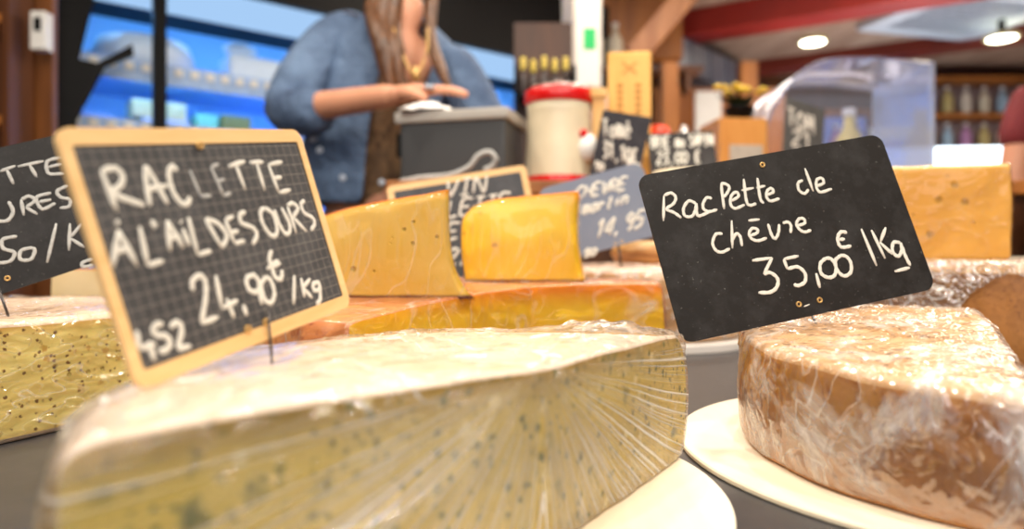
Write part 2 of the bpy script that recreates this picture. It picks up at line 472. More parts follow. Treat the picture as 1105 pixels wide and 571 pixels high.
# boards
m_board = wood('pale_birch', srgb(238, 222, 192), srgb(248, 238, 218), 9, (1, .12, 1), .55)
def disc_board(cx, cy, r, label, th=.004, z=T, mm=None):
    bm = BM(); lathe(bm, [(r-.001, 0), (r, .001), (r, th-.001), (r-.001, th)], 96)
    o = obj('cheese_board', bm, mm or m_board, None, loc=(cx, cy, z))
    return tag(o, label, 'board', 'thin round cheese boards')
disc_board(-.053, .385, .17, 'thin pale round wooden board under the herb cheese in front')
disc_board(.31, .46, .193, 'thin pale round wooden board under the wrapped goat wheel')
disc_board(.20, 1.10, .185, 'white round board behind the black sign, under the far stacked cheese', .012, T, plain('white_board', srgb(240, 236, 230), .4, vary=.03))

# ================================================================== CHEESES
# --- herb half wheel in front
herb = paste('herb_paste', srgb(232, 208, 108), srgb(212, 188, 92),
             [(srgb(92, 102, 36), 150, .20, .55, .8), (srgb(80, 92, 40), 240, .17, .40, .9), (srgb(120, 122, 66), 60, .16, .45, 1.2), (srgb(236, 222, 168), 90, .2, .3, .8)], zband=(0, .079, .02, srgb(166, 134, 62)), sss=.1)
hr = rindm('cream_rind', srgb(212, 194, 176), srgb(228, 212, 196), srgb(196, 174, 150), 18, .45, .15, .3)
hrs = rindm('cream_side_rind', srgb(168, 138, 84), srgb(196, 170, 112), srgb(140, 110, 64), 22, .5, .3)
M0 = (.012, .300)
A0 = (-.121, .184); R0 = (.110, .442)
out = [(A0[0], A0[1], 'cut')]
# the two cut faces, gently rounded where they meet
out += [(-.04, .2535, 'cut'), (-.002, .2865, 'cut'), (.014, .3015, 'cut'), (.026, .3165, 'cut'), (.062, .368, 'cut')]
out += [(R0[0], R0[1], 'rind')]
out += [(x, y, 'rind') for x, y, _ in arc(M0[0], M0[1], .177, 60, 216, 26, 'rind')]
zb = T+.004
def top1(x, y):
    r = math.hypot(x-M0[0], y-M0[1])/.177
    return zb+.0805-.003*max(0, r-.55)**2*4+.0015*noise.noise(Vector((x*14, y*14, 0)))
def wr1(q):
    a = wrk(.0022, (16, 30, 10), 3, .2)(q) if q.z > zb+.075 else wrk(.0006, (30, 30, 12), 3)(q)
    # gathered film along the far right rim
    g = math.exp(-((q.x-.06)**2/.0016+(q.y-.445)**2/.0022))
    if q.z > zb+.07: a += g*.005*(1+.7*noise.noise(q*120))+g*.004*abs(noise.noise(Vector((q.x*60, q.y*60, 3))))
    return a
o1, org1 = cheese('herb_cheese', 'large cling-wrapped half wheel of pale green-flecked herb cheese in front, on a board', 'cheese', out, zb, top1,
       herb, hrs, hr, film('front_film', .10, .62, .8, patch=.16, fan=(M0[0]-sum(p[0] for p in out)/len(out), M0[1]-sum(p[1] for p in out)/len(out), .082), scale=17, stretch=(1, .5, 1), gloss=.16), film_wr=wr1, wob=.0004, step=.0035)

# --- goat wheel at the right
gr = rindm('ochre_rind', srgb(176, 116, 56), srgb(200, 140, 74), srgb(148, 90, 42), 30, .5, .35, .2)
gt = rindm('ochre_top_rind', srgb(214, 172, 124), srgb(228, 192, 150), srgb(196, 150, 104), 22, .5, .3, .2)
gc = (.332, .445); GR = .172
cutp, cutd = Vector((.418, .60)), Vector((-.17, -.30)).normalized()
out = []
for x, y, _ in arc(gc[0], gc[1], GR, 0, 360, 90, 'rind')[:-1]:
    s = (Vector((x, y))-cutp); side = cutd.x*s.y-cutd.y*s.x
    if side < 0: out.append((x, y, 'rind', math.atan2(y-gc[1], x-gc[0])))
# order from one cut corner to the other
out.sort(key=lambda p: (p[3]-math.atan2(cutp.y-gc[1], cutp.x-gc[0])-.15) % (2*PI))
out = [(p[0], p[1], 'rind') for p in out]; out[-1] = (out[-1][0], out[-1][1], 'cut')
zb2 = T+.004
def top2(x, y):
    r = math.hypot(x-gc[0], y-gc[1])/GR
    return CZ-.0645+(y-.30)*.052+.004*(1-r*r)+.0015*noise.noise(Vector((x*20, y*20, 4)))
def wr2(q):
    top = q.z > zb2+.066
    a = wrk(.0030 if top else .0011, (26, 60, 30) if top else (26, 26, 34), 8, .1)(q)
    if top: a += .0018*abs(noise.noise(Vector((q.x*60, q.y*110, 0))))
    s_ = Vector((q.x, q.y))-cutp; dd = abs(cutd.x*s_.y-cutd.y*s_.x)
    return a*min(1, .15+dd/.03)
goat = paste('pale_goat_paste', srgb(236, 218, 176), srgb(228, 206, 158))
cheese('goat_cheese', 'cling-wrapped brown-rinded goat cheese wheel at the right under the black sign', 'cheese', out, zb2, top2, goat, gr, gt,
       film('goat_film', .34, .38, .7, scale=27, stretch=(1, 1, .7), gloss=.2, patch=.6, seed=2), film_wr=wr2, bevr=.005, bulge=.003, wob=.0007, step=.004)

# --- peppered cheese at the left
pep = paste('pepper_paste', srgb(252, 238, 160), srgb(246, 226, 140),
            [(srgb(120, 88, 44), 230, .20, .35, .9), (srgb(130, 92, 48), 120, .14, .16, .8), (srgb(214, 178, 96), 90, .2, .35, .5)], zband=(0, .086, .012, srgb(232, 176, 78)), holes=85)
pr = rindm('pink_white_rind', srgb(226, 198, 170), srgb(240, 222, 204), srgb(196, 160, 126), 20, .5, .25, .3)
out = [(-.425, .33, 'cut'), (-.285, .65, 'rind'), (-.295, .70, 'rind'), (-.345, .765, 'rind'), (-.42, .80, 'rind'), (-.52, .79, 'rind'), (-.61, .73, 'rind'), (-.66, .63, 'rind'), (-.67, .52, 'rind'), (-.63, .42, 'rind'), (-.56, .355, 'rind'), (-.48, .325, 'rind')]
cheese('pepper_cheese', 'cling-wrapped pale yellow cheese with dark pepper specks at the far left', 'cheese', out, T, lambda x, y: CZ-.048+.001*noise.noise(Vector((x*20, y*20, 1))), pep, pr, pr,
       film('left_film', .12, .3, 1.0, scale=22, stretch=(1, .6, 1.6), gloss=.14, seed=5), film_wr=wrk(.002, (20, 20, 14), 2, .1), bevc=.004)
# --- small block behind it
bl = paste('pale_block_paste', srgb(236, 214, 168), srgb(226, 200, 148))
out = [(-.57, .85, 'cut'), (-.35, .87, 'rind'), (-.35, 1.0, 'rind'), (-.57, 1.0, 'rind')]
cheese('cheese_block', 'small pale cheese block with brown rind behind the peppered cheese', 'cheese', out, T, lambda x, y: CZ-.018, bl, gr, gr, bevr=.005)

# --- orange cheese with yellow cut face
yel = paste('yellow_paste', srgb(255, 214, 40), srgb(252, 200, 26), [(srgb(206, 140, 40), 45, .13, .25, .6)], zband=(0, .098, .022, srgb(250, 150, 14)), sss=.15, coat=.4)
orr = rindm('orange_brown_rind', srgb(206, 128, 76), srgb(224, 152, 92), srgb(176, 92, 54), 22, .4, .25, .5)
out = [(-.118, .497, 'cut'), (-.07, .58, 'cut'), (-.02, .645, 'cut'), (.02, .682, 'cut'), (.084, .708, 'cut'), (.158, .722, 'rind'), (.166, .77, 'rind'), (.145, .83, 'rind'), (.09, .88, 'rind'), (.0, .91, 'rind'), (-.10, .89, 'rind'), (-.19, .83, 'rind'), (-.235, .74, 'rind'), (-.235, .64, 'rind'), (-.20, .56, 'rind'), (-.155, .51, 'rind')]
def top3(x, y):
    d = .0300+.0185*max(0, min(1, (.70-y)/.2))**1.15
    return CZ-d
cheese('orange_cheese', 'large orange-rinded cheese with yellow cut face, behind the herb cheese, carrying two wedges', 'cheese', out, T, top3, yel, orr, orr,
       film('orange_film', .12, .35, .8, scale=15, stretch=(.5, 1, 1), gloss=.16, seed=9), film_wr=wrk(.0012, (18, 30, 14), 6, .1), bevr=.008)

# --- wedges on top
def wedge(name, label, bl_, br_, tl_, tr_, depth, back, z, mcut, mtop, mbot, mfilm, bulge=.004, tl_round=.0, flare=.0):
    """standing piece: front face given by four corners (3D), body running back by vector"""
    nx, nz, ny = 22, 16, 10
    bk = Vector(back)*depth
    V = []; idx = {}
    def front(u, v):
        lo = bl_.lerp(br_, u); hi = tl_.lerp(tr_, u)
        p = lo.lerp(hi, v)
        # rounded upper left shoulder, slightly hollow right edge
        if tl_round: p.z -= tl_round*max(0, 1-u/.4)**2*v**4
        p.x -= .004*math.sin(PI*v)*u**6
        p.x += flare*(1-v)**7*u**5+.006*max(0, 1-u/.12)**2*(max(0, v-.8)/.2)**2
        p.x -= .004*math.sin(PI*v)*(1-u)**6
        return p
    bm = BM(); grid = {}
    for k in range(ny+1):
        w = k/ny
        for i in range(nx+1):
            for j in range(nz+1):
                if 0 < i < nx and 0 < j < nz and 0 < k < ny: continue
                u, v = i/nx, j/nz
                p = front(u, v)
                # round the block's edges
                e = .004
                p = p+bk*w
                p.z += .0007*noise.noise(p*60)*(1 if j == nz else 0)
                p.y += -bulge*math.sin(PI*u)*math.sin(PI*v)*(1 if k == 0 else 0)+.0008*noise.noise(p*35)
                grid[i, j, k] = bm.verts.new(p)
    def quad(a, b, c, d, mi):
        f = bm.faces.new([grid[a], grid[b], grid[c], grid[d]]); f.material_index = mi; f.smooth = True
    for i in range(nx):
        for j in range(nz):
            quad((i, j, 0), (i+1, j, 0), (i+1, j+1, 0), (i, j+1, 0), 0); quad((i, j, ny), (i, j+1, ny), (i+1, j+1, ny), (i+1, j, ny), 0)
        for k in range(ny):
            quad((i, 0, k), (i, 0, k+1), (i+1, 0, k+1), (i+1, 0, k), 2); quad((i, nz, k), (i+1, nz, k), (i+1, nz, k+1), (i, nz, k+1), 1)
    for j in range(nz):
        for k in range(ny):
            quad((0, j, k), (0, j+1, k), (0, j+1, k+1), (0, j, k+1), 1); quad((nx, j, k), (nx, j, k+1), (nx, j+1, k+1), (nx, j+1, k), 0)
    org = (bl_+br_)/2+bk*.5; org.z = min(bl_.z, br_.z)
    for v in bm.verts: v.co -= org
    root = empty(name, org, 0, label, 'cheese', 'upright wedges of yellow cheese on the orange cheese')
    bm.normal_update()
    film_bm = bm.copy(); rb = bm.copy()
    # cut faces / rind as two meshes
    bmesh.ops.delete(bm, geom=[f for f in bm.faces if f.material_index != 0], context='FACES')
    obj('cut_face', bm, [mcut], root, True)
    bmesh.ops.delete(rb, geom=[f for f in rb.faces if f.material_index == 0], context='FACES')
    for f in rb.faces: f.material_index -= 1
    r = obj('rind', rb, [mtop, mbot], root, True)
    bmesh.ops.recalc_face_normals(film_bm, faces=film_bm.faces)
    for f in film_bm.faces: f.material_index = 0
    film_bm.normal_update()
    wf = wrk(.0012, (20, 20, 20), 4, .1)
    for v in film_bm.verts: v.co += v.normal*(.0012+wf(v.co+org))
    # folded lip of film at the lower right corner
    obj('plastic_wrap', film_bm, mfilm, root, True)
    return root
oA = Vector(((-.19-.045)/2-.0137, .605+.053, CZ-.0385))
dA = [(W(px, py, .603)-oA, r) for px, py, r in ((447, 239, .0022), (437, 247, .0022), (446, 262, .002), (424, 256, .0018), (422, 262, .0018), (472, 255, .0018), (382, 290, .003), (404, 292, .0016), (400, 240, .0015), (460, 290, .0015))]
yA = paste('wedge_paste', srgb(238, 200, 92), srgb(232, 190, 74), [], zband=(0, .094, .007, srgb(240, 160, 44)), foot=srgb(120, 60, 30), dots=dA, sss=.15)
yB = paste('wedge_paste_bright', srgb(255, 218, 60), srgb(252, 206, 40), [(srgb(206, 156, 50), 60, .14, .3, .5)], zband=(0, .096, .016, srgb(246, 160, 24)), foot=srgb(150, 84, 36), sss=.15)
m_or = rindm('orange_rind', srgb(232, 128, 26), srgb(240, 148, 40), srgb(214, 100, 18), 30, .35, .15, .5)
m_dr = rindm('dark_brown_rind', srgb(110, 50, 28), srgb(140, 70, 40), srgb(80, 34, 20), 30, .35, .2, .5)
def onz(px, Y, up=.001):
    p = W(px, 275, Y); p.z = top3(p.x, Y)+up; return p
zA = onz(430, .62).z-.0035
def P(px, py, Y): return W(px, py, Y)
blA, brA = P(318, 300, .60), P(497, 300, .61); blA.z = brA.z = zA
tlA, trA = P(318, 236, .605), P(484, 205, .60)
wf_ = film('wedge_film', .05, .16, .3, scale=22, stretch=(1, 1, .35), gloss=.12, seed=12)
wedge('cheese_wedge', 'larger pale yellow wedge with orange rind, beside the framed chalk sign', blA, brA, tlA, trA, .11, (-.25, .97, 0), 0, yA, m_or, m_dr, wf_, .002, .012, .012)
blB, brB = P(503, 300, .735), P(628, 300, .735); blB.z = brB.z = CZ-.0298
tlB, trB = P(501, 218, .74), P(624, 207, .735)
wedge('cheese_wedge', 'smaller bright yellow wedge with orange rind, right of the larger wedge', blB, brB, tlB, trB, .10, (.12, .99, 0), 0, yB, m_or, m_dr, wf_, .003, .010, .003)
# dark rind strip lying along the foot of each wedge
for (a, b, zz, c) in ((blA, brA, zA, 0), (blB, brB, CZ-.0298, 1)):
    pass

# --- far stacked cheese behind (on the white board)
tn = rindm('tan_rind', srgb(196, 150, 90), srgb(216, 172, 112), srgb(160, 110, 60), 16, .5, .3, .2)
pk = rindm('pink_rind', srgb(214, 176, 150), srgb(236, 210, 190), srgb(190, 140, 110), 16, .5, .3, .2)
cheese('aged_cheese', 'tan cheese wheel under loose film behind the orange cheese', 'cheese', arc(.20, 1.10, .165, 0, 354, 48, 'rind'), T+.012, lambda x, y: CZ-.019, None, tn, pk,
       film('far_film', .3, 1.0, 1.0, scale=16, gloss=.18, seed=20), film_wr=wrk(.004, (18, 18, 18), 6), bevr=.008)
cheese('tan_cheese', 'small tan cheese lying on the film-covered tan wheel under the blue-grey slate', 'cheese', arc(.255, 1.15, .085, 0, 350, 36, 'rind'), CZ-.0155, lambda x, y: CZ+.022, None, wood('tan_streaky_rind', srgb(150, 96, 48), srgb(216, 164, 100), 9, (1, 1, 8)), tn, None, bevr=.01)
# --- right rear wheel with draped film, block on top
br = rindm('brown_rind', srgb(150, 96, 40), srgb(176, 116, 54), srgb(120, 70, 26), 40, .5, .5, .2)
cx10, cy10, r10 = .635, .89, .22
cheese('brown_cheese', 'tall dark ochre cheese wheel at the right behind the goat wheel', 'cheese', arc(cx10, cy10, r10, 0, 356, 60, 'rind'), T, lambda x, y: CZ-.012, None, br, gt, None, bevr=.008, bulge=.004)
# loose film draped over it: top sheet and a ragged hanging skirt
bm = BM(); nA, nR = 150, 12
rows = []
for k in range(nR+22):
    row = []
    for i in range(nA+1):
        a = math.radians(120+ (330-120)*i/nA)
        deg = math.degrees(a)
        hang = .012+.045*max(0, min(1, (236-deg)/14))+.007*math.sin(deg*.21)+.006*noise.noise(Vector((deg*.3, 0, 0)))
        if k < nR:
            r = r10*(.15+.85*k/(nR-1)); z = CZ-.0095
        else:
            s = (k-nR+1)/22; r = r10+.0055; z = CZ-.010-hang*s
        q = Vector((cx10+r*math.cos(a), cy10+r*math.sin(a), z))
        w = abs(noise.noise(q*48))*.007+abs(noise.noise(q*110))*.003
        if k < nR: q.z += w
        else: q += Vector((math.cos(a), math.sin(a), 0))*w
        row.append(bm.verts.new(q))
    rows.append(row)
for a_, b_ in zip(rows, rows[1:]):
    for i in range(nA): bm.faces.new((a_[i], a_[i+1], b_[i+1], b_[i]))
for v in bm.verts: v.co -= Vector((cx10, cy10, T))
o = obj('plastic_sheet', bm, film('draped_film', .7, 1.6, 1.0, scale=30, gloss=.12, seed=31), None, True, loc=(cx10, cy10, T))
tag(o, 'crumpled clear plastic sheet draped over the tall ochre wheel at the right', 'plastic sheet')
out = [(.40+.03, .86, 'cut'), (.596, .82, 'rind'), (.62, .93, 'rind'), (.46, .96, 'rind')]
ob = Vector((sum(p[0] for p in out)/4, sum(p[1] for p in out)/4, CZ-.0055))
dl = []
for px, py, r in ((1030, 200, .0045), (1013, 216, .005), (1041, 218, .005), (1003, 253, .0045), (985, 232, .002), (1050, 240, .002), (1022, 190, .002)):
    k = (px-552.5)/F; Y = (.86+.43*.241)/(1+k*.241)      # the cut plane y = .86-.241 (x-.43)
    dl.append((W(px, py, Y)-ob, r))
emm = paste('gold_paste', srgb(226, 166, 48), srgb(232, 176, 60), [], zband=(0, .114, .008, srgb(240, 190, 90)), dots=dl, sss=.15)
cheese('cheese_block', 'tall golden cheese block with small holes on top of the draped wheel', 'cheese', out, CZ-.0055, lambda x, y: CZ+.1085+.001*noise.noise(Vector((x*30, y*30, 0))), emm, emm, paste('gold_top', srgb(236, 200, 120), srgb(240, 214, 150)),
       film('block_film', .06, .12, .25, scale=20, gloss=.14, seed=40), film_wr=wrk(.0012, (22, 22, 14), 1), bevc=.002, bevr=.004, bulge=.001)
# two brown wrapped cheeses on a low crate at the right edge
t = empty('wooden_crate', (1.11, 1.09, T), 0, 'low pale wooden crate at the right edge under two wrapped cheeses', 'crate')
obj('top_board', box(BM(), -.24, .28, -.14, .14, .118, .13, .002), m_board, t)
for y in (-.14, .13): obj('side_board', box(BM(), -.23, .27, y, y+.012, 0, .118), m_board, t)
ff = film('small_film', .16, .5, 1.0, scale=30, gloss=.12, seed=50)
gy = rindm('grey_brown_rind', srgb(150, 116, 90), srgb(186, 152, 124), srgb(110, 80, 60), 25, .5, .4, .2)
cheese('wrapped_cheese', 'lower grey-brown wrapped cheese at the right edge behind the golden block', 'cheese', arc(1.005, 1.09, .13, 0, 350, 36, 'rind'), T+.13, lambda x, y: T+.195, None, gy, gy, ff, 'stacked wrapped cheeses at the right edge', film_wr=wrk(.003, (30, 30, 30)), bevr=.014)
cheese('wrapped_cheese', 'upper grey-brown wrapped cheese at the right edge, on top of its stack', 'cheese', arc(1.005, 1.09, .125, 0, 350, 36, 'rind'), T+.1985, lambda x, y: T+.262, None, gy, pk, ff, 'stacked wrapped cheeses at the right edge', film_wr=wrk(.003, (30, 30, 30), 9), bevr=.014)

# ================================================================== SIGNS
def slate(name, col, dust=.0, grid=0, rough=.55):
    s = N(name)
    f = s.noise(30, 5, .7); g = s.noise(420, 2, .5)
    c = s.mix(s.map(f, .45, .8, 0, .04+dust), col, srgb(170, 170, 172))
    c = s.mix(s.map(g, .70, .76, 0, .35), c, srgb(150, 148, 140))
    if grid:
        sp = s.n('SeparateXYZ', {0: s.tc})
        ls = []
        for i in (0, 1):
            fr = s.math('FRACT', s.math('MULTIPLY', sp.outputs[i], 1/grid))
            ls.append(s.map(s.math('ABSOLUTE', s.math('SUBTRACT', fr, .5)), .455, .485))
        c = s.mix(s.math('MULTIPLY', s.math('MAXIMUM', ls[0], ls[1]), .30), c, srgb(200, 190, 176))
    return s.bsdf(Base_Color=c, Roughness=rough, Specular_IOR_Level=.25, Normal=s.bump(g, .05, .0005))
m_chalk = plain('chalk', srgb(232, 228, 216), .8, scale=900, vary=.10)
m_chalk_dim = plain('chalk_dim', srgb(190, 190, 186), .8, scale=600, vary=.15)
m_brass = plain('brass', srgb(226, 184, 116), .35, .6)
m_pin = plain('steel_pin', srgb(90, 86, 84), .3, .9)
m_frame = wood('frame_wood', srgb(226, 180, 116), srgb(242, 204, 146), 30, (.15, 1, 1), .5)
def rrect(w, h, r, n=5):
    pts = []
    for cx, cy, a in ((w/2-r, h/2-r, 0), (-w/2+r, h/2-r, 90), (-w/2+r, -h/2+r, 180), (w/2-r, -h/2+r, 270)):
        for i in range(n+1):
            t = math.radians(a+90*i/n); pts.append((cx+r*math.cos(t), cy+r*math.sin(t)))
    return pts
def plate(bm, pts, z0, z1, hole=None):
    lo = [bm.verts.new((x, y, z0)) for x, y in pts]; hi = [bm.verts.new((x, y, z1)) for x, y in pts]
    n = len(pts)
    for i in range(n): bm.faces.new((lo[i], lo[(i+1) % n], hi[(i+1) % n], hi[i]))
    if not hole: bm.faces.new(hi); bm.faces.new(list(reversed(lo)))
    else:
        l2 = [bm.verts.new((x, y, z0)) for x, y in hole]; h2 = [bm.verts.new((x, y, z1)) for x, y in hole]
        for i in range(n):
            j = (i+1) % n
            bm.faces.new((l2[j], l2[i], h2[i], h2[j])); bm.faces.new((hi[i], hi[j], h2[j], h2[i])); bm.faces.new((lo[j], lo[i], l2[i], l2[j]))
    return bm
class Sign:
    def __init__(s, name, label, cat, TL, TR, BR, BL, mboard, frame=0, fx=0, rad=.006, th=.0012, group=None):
        TL, TR, BR, BL = map(Vector, (TL, TR, BR, BL))
        c = (TL+TR+BR+BL)/4
        x = ((TR-TL)+(BR-BL)).normalized(); y = ((TL-BL)+(TR-BR)); y = (y-x*y.dot(x)).normalized(); z = x.cross(y)
        s.M = Matrix(((x.x, y.x, z.x, c.x), (x.y, y.y, z.y, c.y), (x.z, y.z, z.z, c.z), (0, 0, 0, 1)))
        s.inv = s.M.inverted(); s.w = (TR-TL).length; s.h = (TL-BL).length
        s.root = bpy.data.objects.new(name, None); C.objects.link(s.root); s.root.matrix_world = s.M; s.root.empty_display_size = .03
        tag(s.root, label, cat, group)
        w, h = s.w, s.h
        s.z = th/2
        if frame:
            obj('slate_panel', plate(BM(), rrect(w-(fx or frame)*1.6, h-frame*1.6, .001), -th/2, th/2), mboard, s.root)
            obj('frame', plate(BM(), rrect(w, h, rad), -.0013, .0013, rrect(w-2*(fx or frame), h-2*frame, .0012)), m_frame, s.root)
        else:
            obj('panel', plate(BM(), rrect(w, h, rad), -th/2, th/2), mboard, s.root)
    def loc(s, px, py):
        o = s.inv @ Vector((0, 0, CZ)); d = (s.inv.to_3x3() @ Vector(((px-552.5)/F, 1, -(py-275)/F)))
        t = (s.z-o.z)/d.z; q = o+d*t
        return Vector((q.x, q.y, s.z))
    def write(s, strokes, wd, m=None, ox=0, oy=0, sc=1, name='chalk_writing'):
        bm = BM()
        for st in strokes:
            pts = smooth_line([s.loc(ox+u/sc, oy+v/sc) for u, v in st])
            n = len(pts)
            rr = []
            for i in range(n):
                q = min(i, n-1-i)
                k = 1 if q > 1 else (.92 if q == 1 else .5)
                rr.append(wd/2*k*(1+.10*math.sin(i*1.7+st[0][0])))
            tube(bm, pts, rr, 8, flat=.22)
        return obj(name, bm, m or m_chalk, s.root, True)
    def eyelet(s, px, py, r=.0022):
        p = s.loc(px, py); bm = BM()
        z = .0025 if True else 0
        lathe(bm, [(r, -.0005), (r, .0006), (r*.8, .001), (r*.5, .0006), (r*.45, -.0004)], 20, cap=False)
        o = obj('eyelet', bm, m_brass, s.root, True, loc=(p.x, p.y, s.top)); return o
    top = .0007
    def pin(s, a, b, r=.0009):
        o = s.root.matrix_world.inverted()
        bm = BM(); tube(bm, [o @ Vector(a), o @ Vector(b)], r, 8)
        return obj('pin', bm, m_pin, s.root, True)

# --- black sign at the right
k = .50/.54
c = [Vector(v)*k for v in ((.1, .552, .063), (.315, .588, .104), (.345, .558, -.028), (.13, .522, -.068))]
c = [W((v.x/v.y)*F+552.5, 275-(v.z/v.y)*F, v.y) for v in c]
m_sl = slate('black_slate', srgb(30, 26, 23), .02)
S2 = Sign('price_sign', 'black slate sign reading Raclette de chèvre 35,00 €/Kg, pinned in the goat wheel', 'price sign', *c, m_sl, 0, 0, .009, .0012, 'pinned cheese price signs')
S2.write([[(72,225),(70,345)], [(72,225),(105,212),(128,232),(118,262),(85,288),(120,305),(155,330)],
 [(225,262),(190,250),(165,285),(172,320),(205,322),(222,290),(225,262),(230,315),(250,318),(290,300)],
 [(300,238),(275,235),(258,262),(262,290),(290,300),(325,290)],
 [(358,290),(345,180),(360,168),(382,185),(370,215),(350,235)],
 [(392,250),(425,228),(415,208),(392,225),(388,265),(410,285),(455,268)],
 [(450,145),(462,245),(478,270),(510,262)], [(440,200),(498,188)],
 [(515,140),(528,235),(545,262)], [(510,188),(552,178)],
 [(558,222),(590,208),(580,190),(560,205),(560,235),(580,250),(620,238)],
 [(730,152),(708,165),(712,198),(738,215),(758,195)], [(740,95),(780,205)],
 [(795,180),(828,165),(820,142),(797,150),(795,185),(815,208),(868,192)],
 [(350,405),(318,408),(303,450),(320,485),(350,492),(385,475)], [(393,342),(397,475)], [(397,435),(415,405),(434,420),(442,465)],
 [(480,415),(512,402),(515,385),(490,380),(476,405),(490,430),(520,438),(560,425)], [(472,343),(525,337)],
 [(565,358),(583,412),(600,428),(615,400),(618,360)], [(635,355),(660,350),(674,368),(672,402)],
 [(700,368),(738,356),(735,335),(712,335),(700,360),(715,385),(740,397),(770,388)]], .0024, None, 700, 160, 4.39)
S2.write([[(95,225),(190,212)], [(190,212),(150,290)], [(150,290),(180,282),(215,310),(212,350),(180,375),(125,377)],
 [(315,203),(245,218)], [(245,218),(262,265)], [(262,265),(310,255),(345,285),(345,325),(315,343),(292,338)], [(398,285),(416,355)],
 [(445,212),(418,240),(422,285),(455,305),(485,295),(492,255),(470,218),(440,214)], [(515,200),(490,225),(498,270),(530,298),(562,280),(562,235),(540,205),(510,200)],
 [(545,92),(515,90),(500,120),(510,155),(530,162),(565,155)], [(508,126),(535,122)], [(612,75),(685,250)], [(660,80),(725,215)], [(728,68),(702,138)], [(700,138),(760,195)],
 [(798,140),(765,140),(760,180),(785,205),(803,180),(800,140)], [(802,150),(822,205),(845,250)], [(842,258),(770,277)]], .0028, None, 790, 230, 4.39, 'chalk_price')
S2.write([[(340,443),(368,432)]], .0010, None, 790, 230, 4.39, 'staple')
for (x, y) in ((822.5, 178), (861.8, 328.4), (884.3, 324)): S2.eyelet(x, y)
S2.pin(W(874, 336, .512), W(889, 366, .498))

# --- framed chalk sign at the left
k = .86
c = [Vector(v)*k for v in ((-.193, .287, .053), (-.136, .435, .079), (-.105, .443, -.033), (-.161, .295, -.059))]
c = [Vector((v.x, v.y, v.z+CZ)) for v in c]
m_gs = slate('gridded_slate', srgb(62, 62, 64), .08, .0052)
S1 = Sign('price_sign', 'wood-framed gridded chalk sign reading RACLETTE À L\'AIL DES OURS, standing on the herb cheese', 'price sign', *c, m_gs, .0068, .0046, .006, .0014, 'pinned cheese price signs')
S1.write([[(85,150),(160,345)], [(85,150),(150,140),(185,175),(175,220),(125,255)], [(125,255),(200,285),(290,315)],
 [(295,125),(296,200),(316,320)], [(295,125),(345,210),(400,310)], [(295,240),(400,220)], [(445,150),(420,130),(405,170),(425,250),(465,305),(495,303),(505,275)]], .0026, None, 90, 150, 4.39)
S1.write([[(505,148),(555,272)], [(555,272),(605,268)], [(640,118),(605,133)], [(605,133),(665,270)], [(665,270),(700,255)], [(635,202),(668,190)]], .0018, m_chalk_dim, 90, 150, 4.39, 'faded_writing')
S1.write([[(160,130),(238,105)], [(195,120),(240,240)], [(260,112),(325,108)], [(293,112),(333,245)], [(415,108),(350,122)], [(350,122),(400,255)], [(400,255),(455,240)], [(378,187),(412,180)],
 [(50,380),(130,515)], [(50,380),(110,400),(152,460),(130,515)], [(185,365),(145,385)], [(145,385),(190,495)], [(190,495),(238,482)], [(165,445),(208,435)],
 [(240,345),(215,360),(225,400),(275,420),(295,455),(275,500)],
 [(330,325),(312,350),(325,405),(360,455),(385,455),(390,420),(370,355),(330,325)], [(378,335),(400,400),(430,448),(450,440),(448,400),(412,325)],
 [(440,320),(482,445)], [(440,315),(465,305),(490,330),(465,370)], [(465,370),(530,438)], [(520,290),(505,310),(520,350),(560,375),(568,405),(550,432)],
 [(-30,370),(15,550)], [(15,550),(78,530)]], .0024, None, 210, 150, 4.39, 'chalk_writing')
S1.write([[(148,225),(136,303)], [(148,225),(186,298)], [(137,270),(174,262)], [(142,207),(150,212)], [(192,218),(208,298)], [(208,298),(240,288)], [(217,204),(224,222)],
 [(248,205),(254,268)], [(248,205),(282,262)], [(251,242),(275,238)], [(280,222),(294,258)], [(275,207),(278,210)]], .0025, None, 50, 130, 1.903, 'chalk_writing')
S1.write([[(262,180),(262,145),(288,125),(308,150),(308,210),(293,300)], [(293,300),(355,275)], [(345,125),(368,245)], [(368,245),(425,215)], [(385,210),(412,278)], [(445,232),(458,272)],
 [(490,122),(458,135),(465,175),(495,185),(502,150),(485,125)], [(500,150),(512,232)], [(527,130),(510,160),(525,215),(548,222),(558,190),(545,145),(525,130)],
 [(548,35),(540,60),(548,90),(580,80)], [(530,102),(572,70)], [(548,90),(560,130),(582,137),(586,105)], [(630,125),(628,230)],
 [(655,135),(667,205)], [(687,137),(662,170)], [(662,170),(695,207)], [(722,150),(700,155),(702,178),(722,175),(719,150)], [(721,155),(724,210),(710,230)],
 [(58,325),(68,392)], [(68,392),(128,372)], [(104,362),(122,436)], [(155,298),(115,308)], [(115,308),(125,345)], [(125,345),(165,345),(180,375),(160,398),(138,397)],
 [(180,315),(203,295),(222,320),(207,393)], [(207,393),(255,380)]], .0025, None, 130, 260, 3.358, 'chalk_price')
S1.top = .0016
for (x, y) in ((214, 157.5), (266, 355.5), (285.7, 347.8)): S1.eyelet(x, y, .0018)
pz = S1.root.matrix_world
q = S1.loc(287, 345); 
a = pz @ Vector((q.x, q.y, .0024)); q2 = S1.loc(289, 372); b = pz @ Vector((q2.x, q2.y, .0024)); 
S1.pin(pz @ Vector((q.x+.0012, q.y+.004, .0024)), b+(b-a)*1.0, .0006)

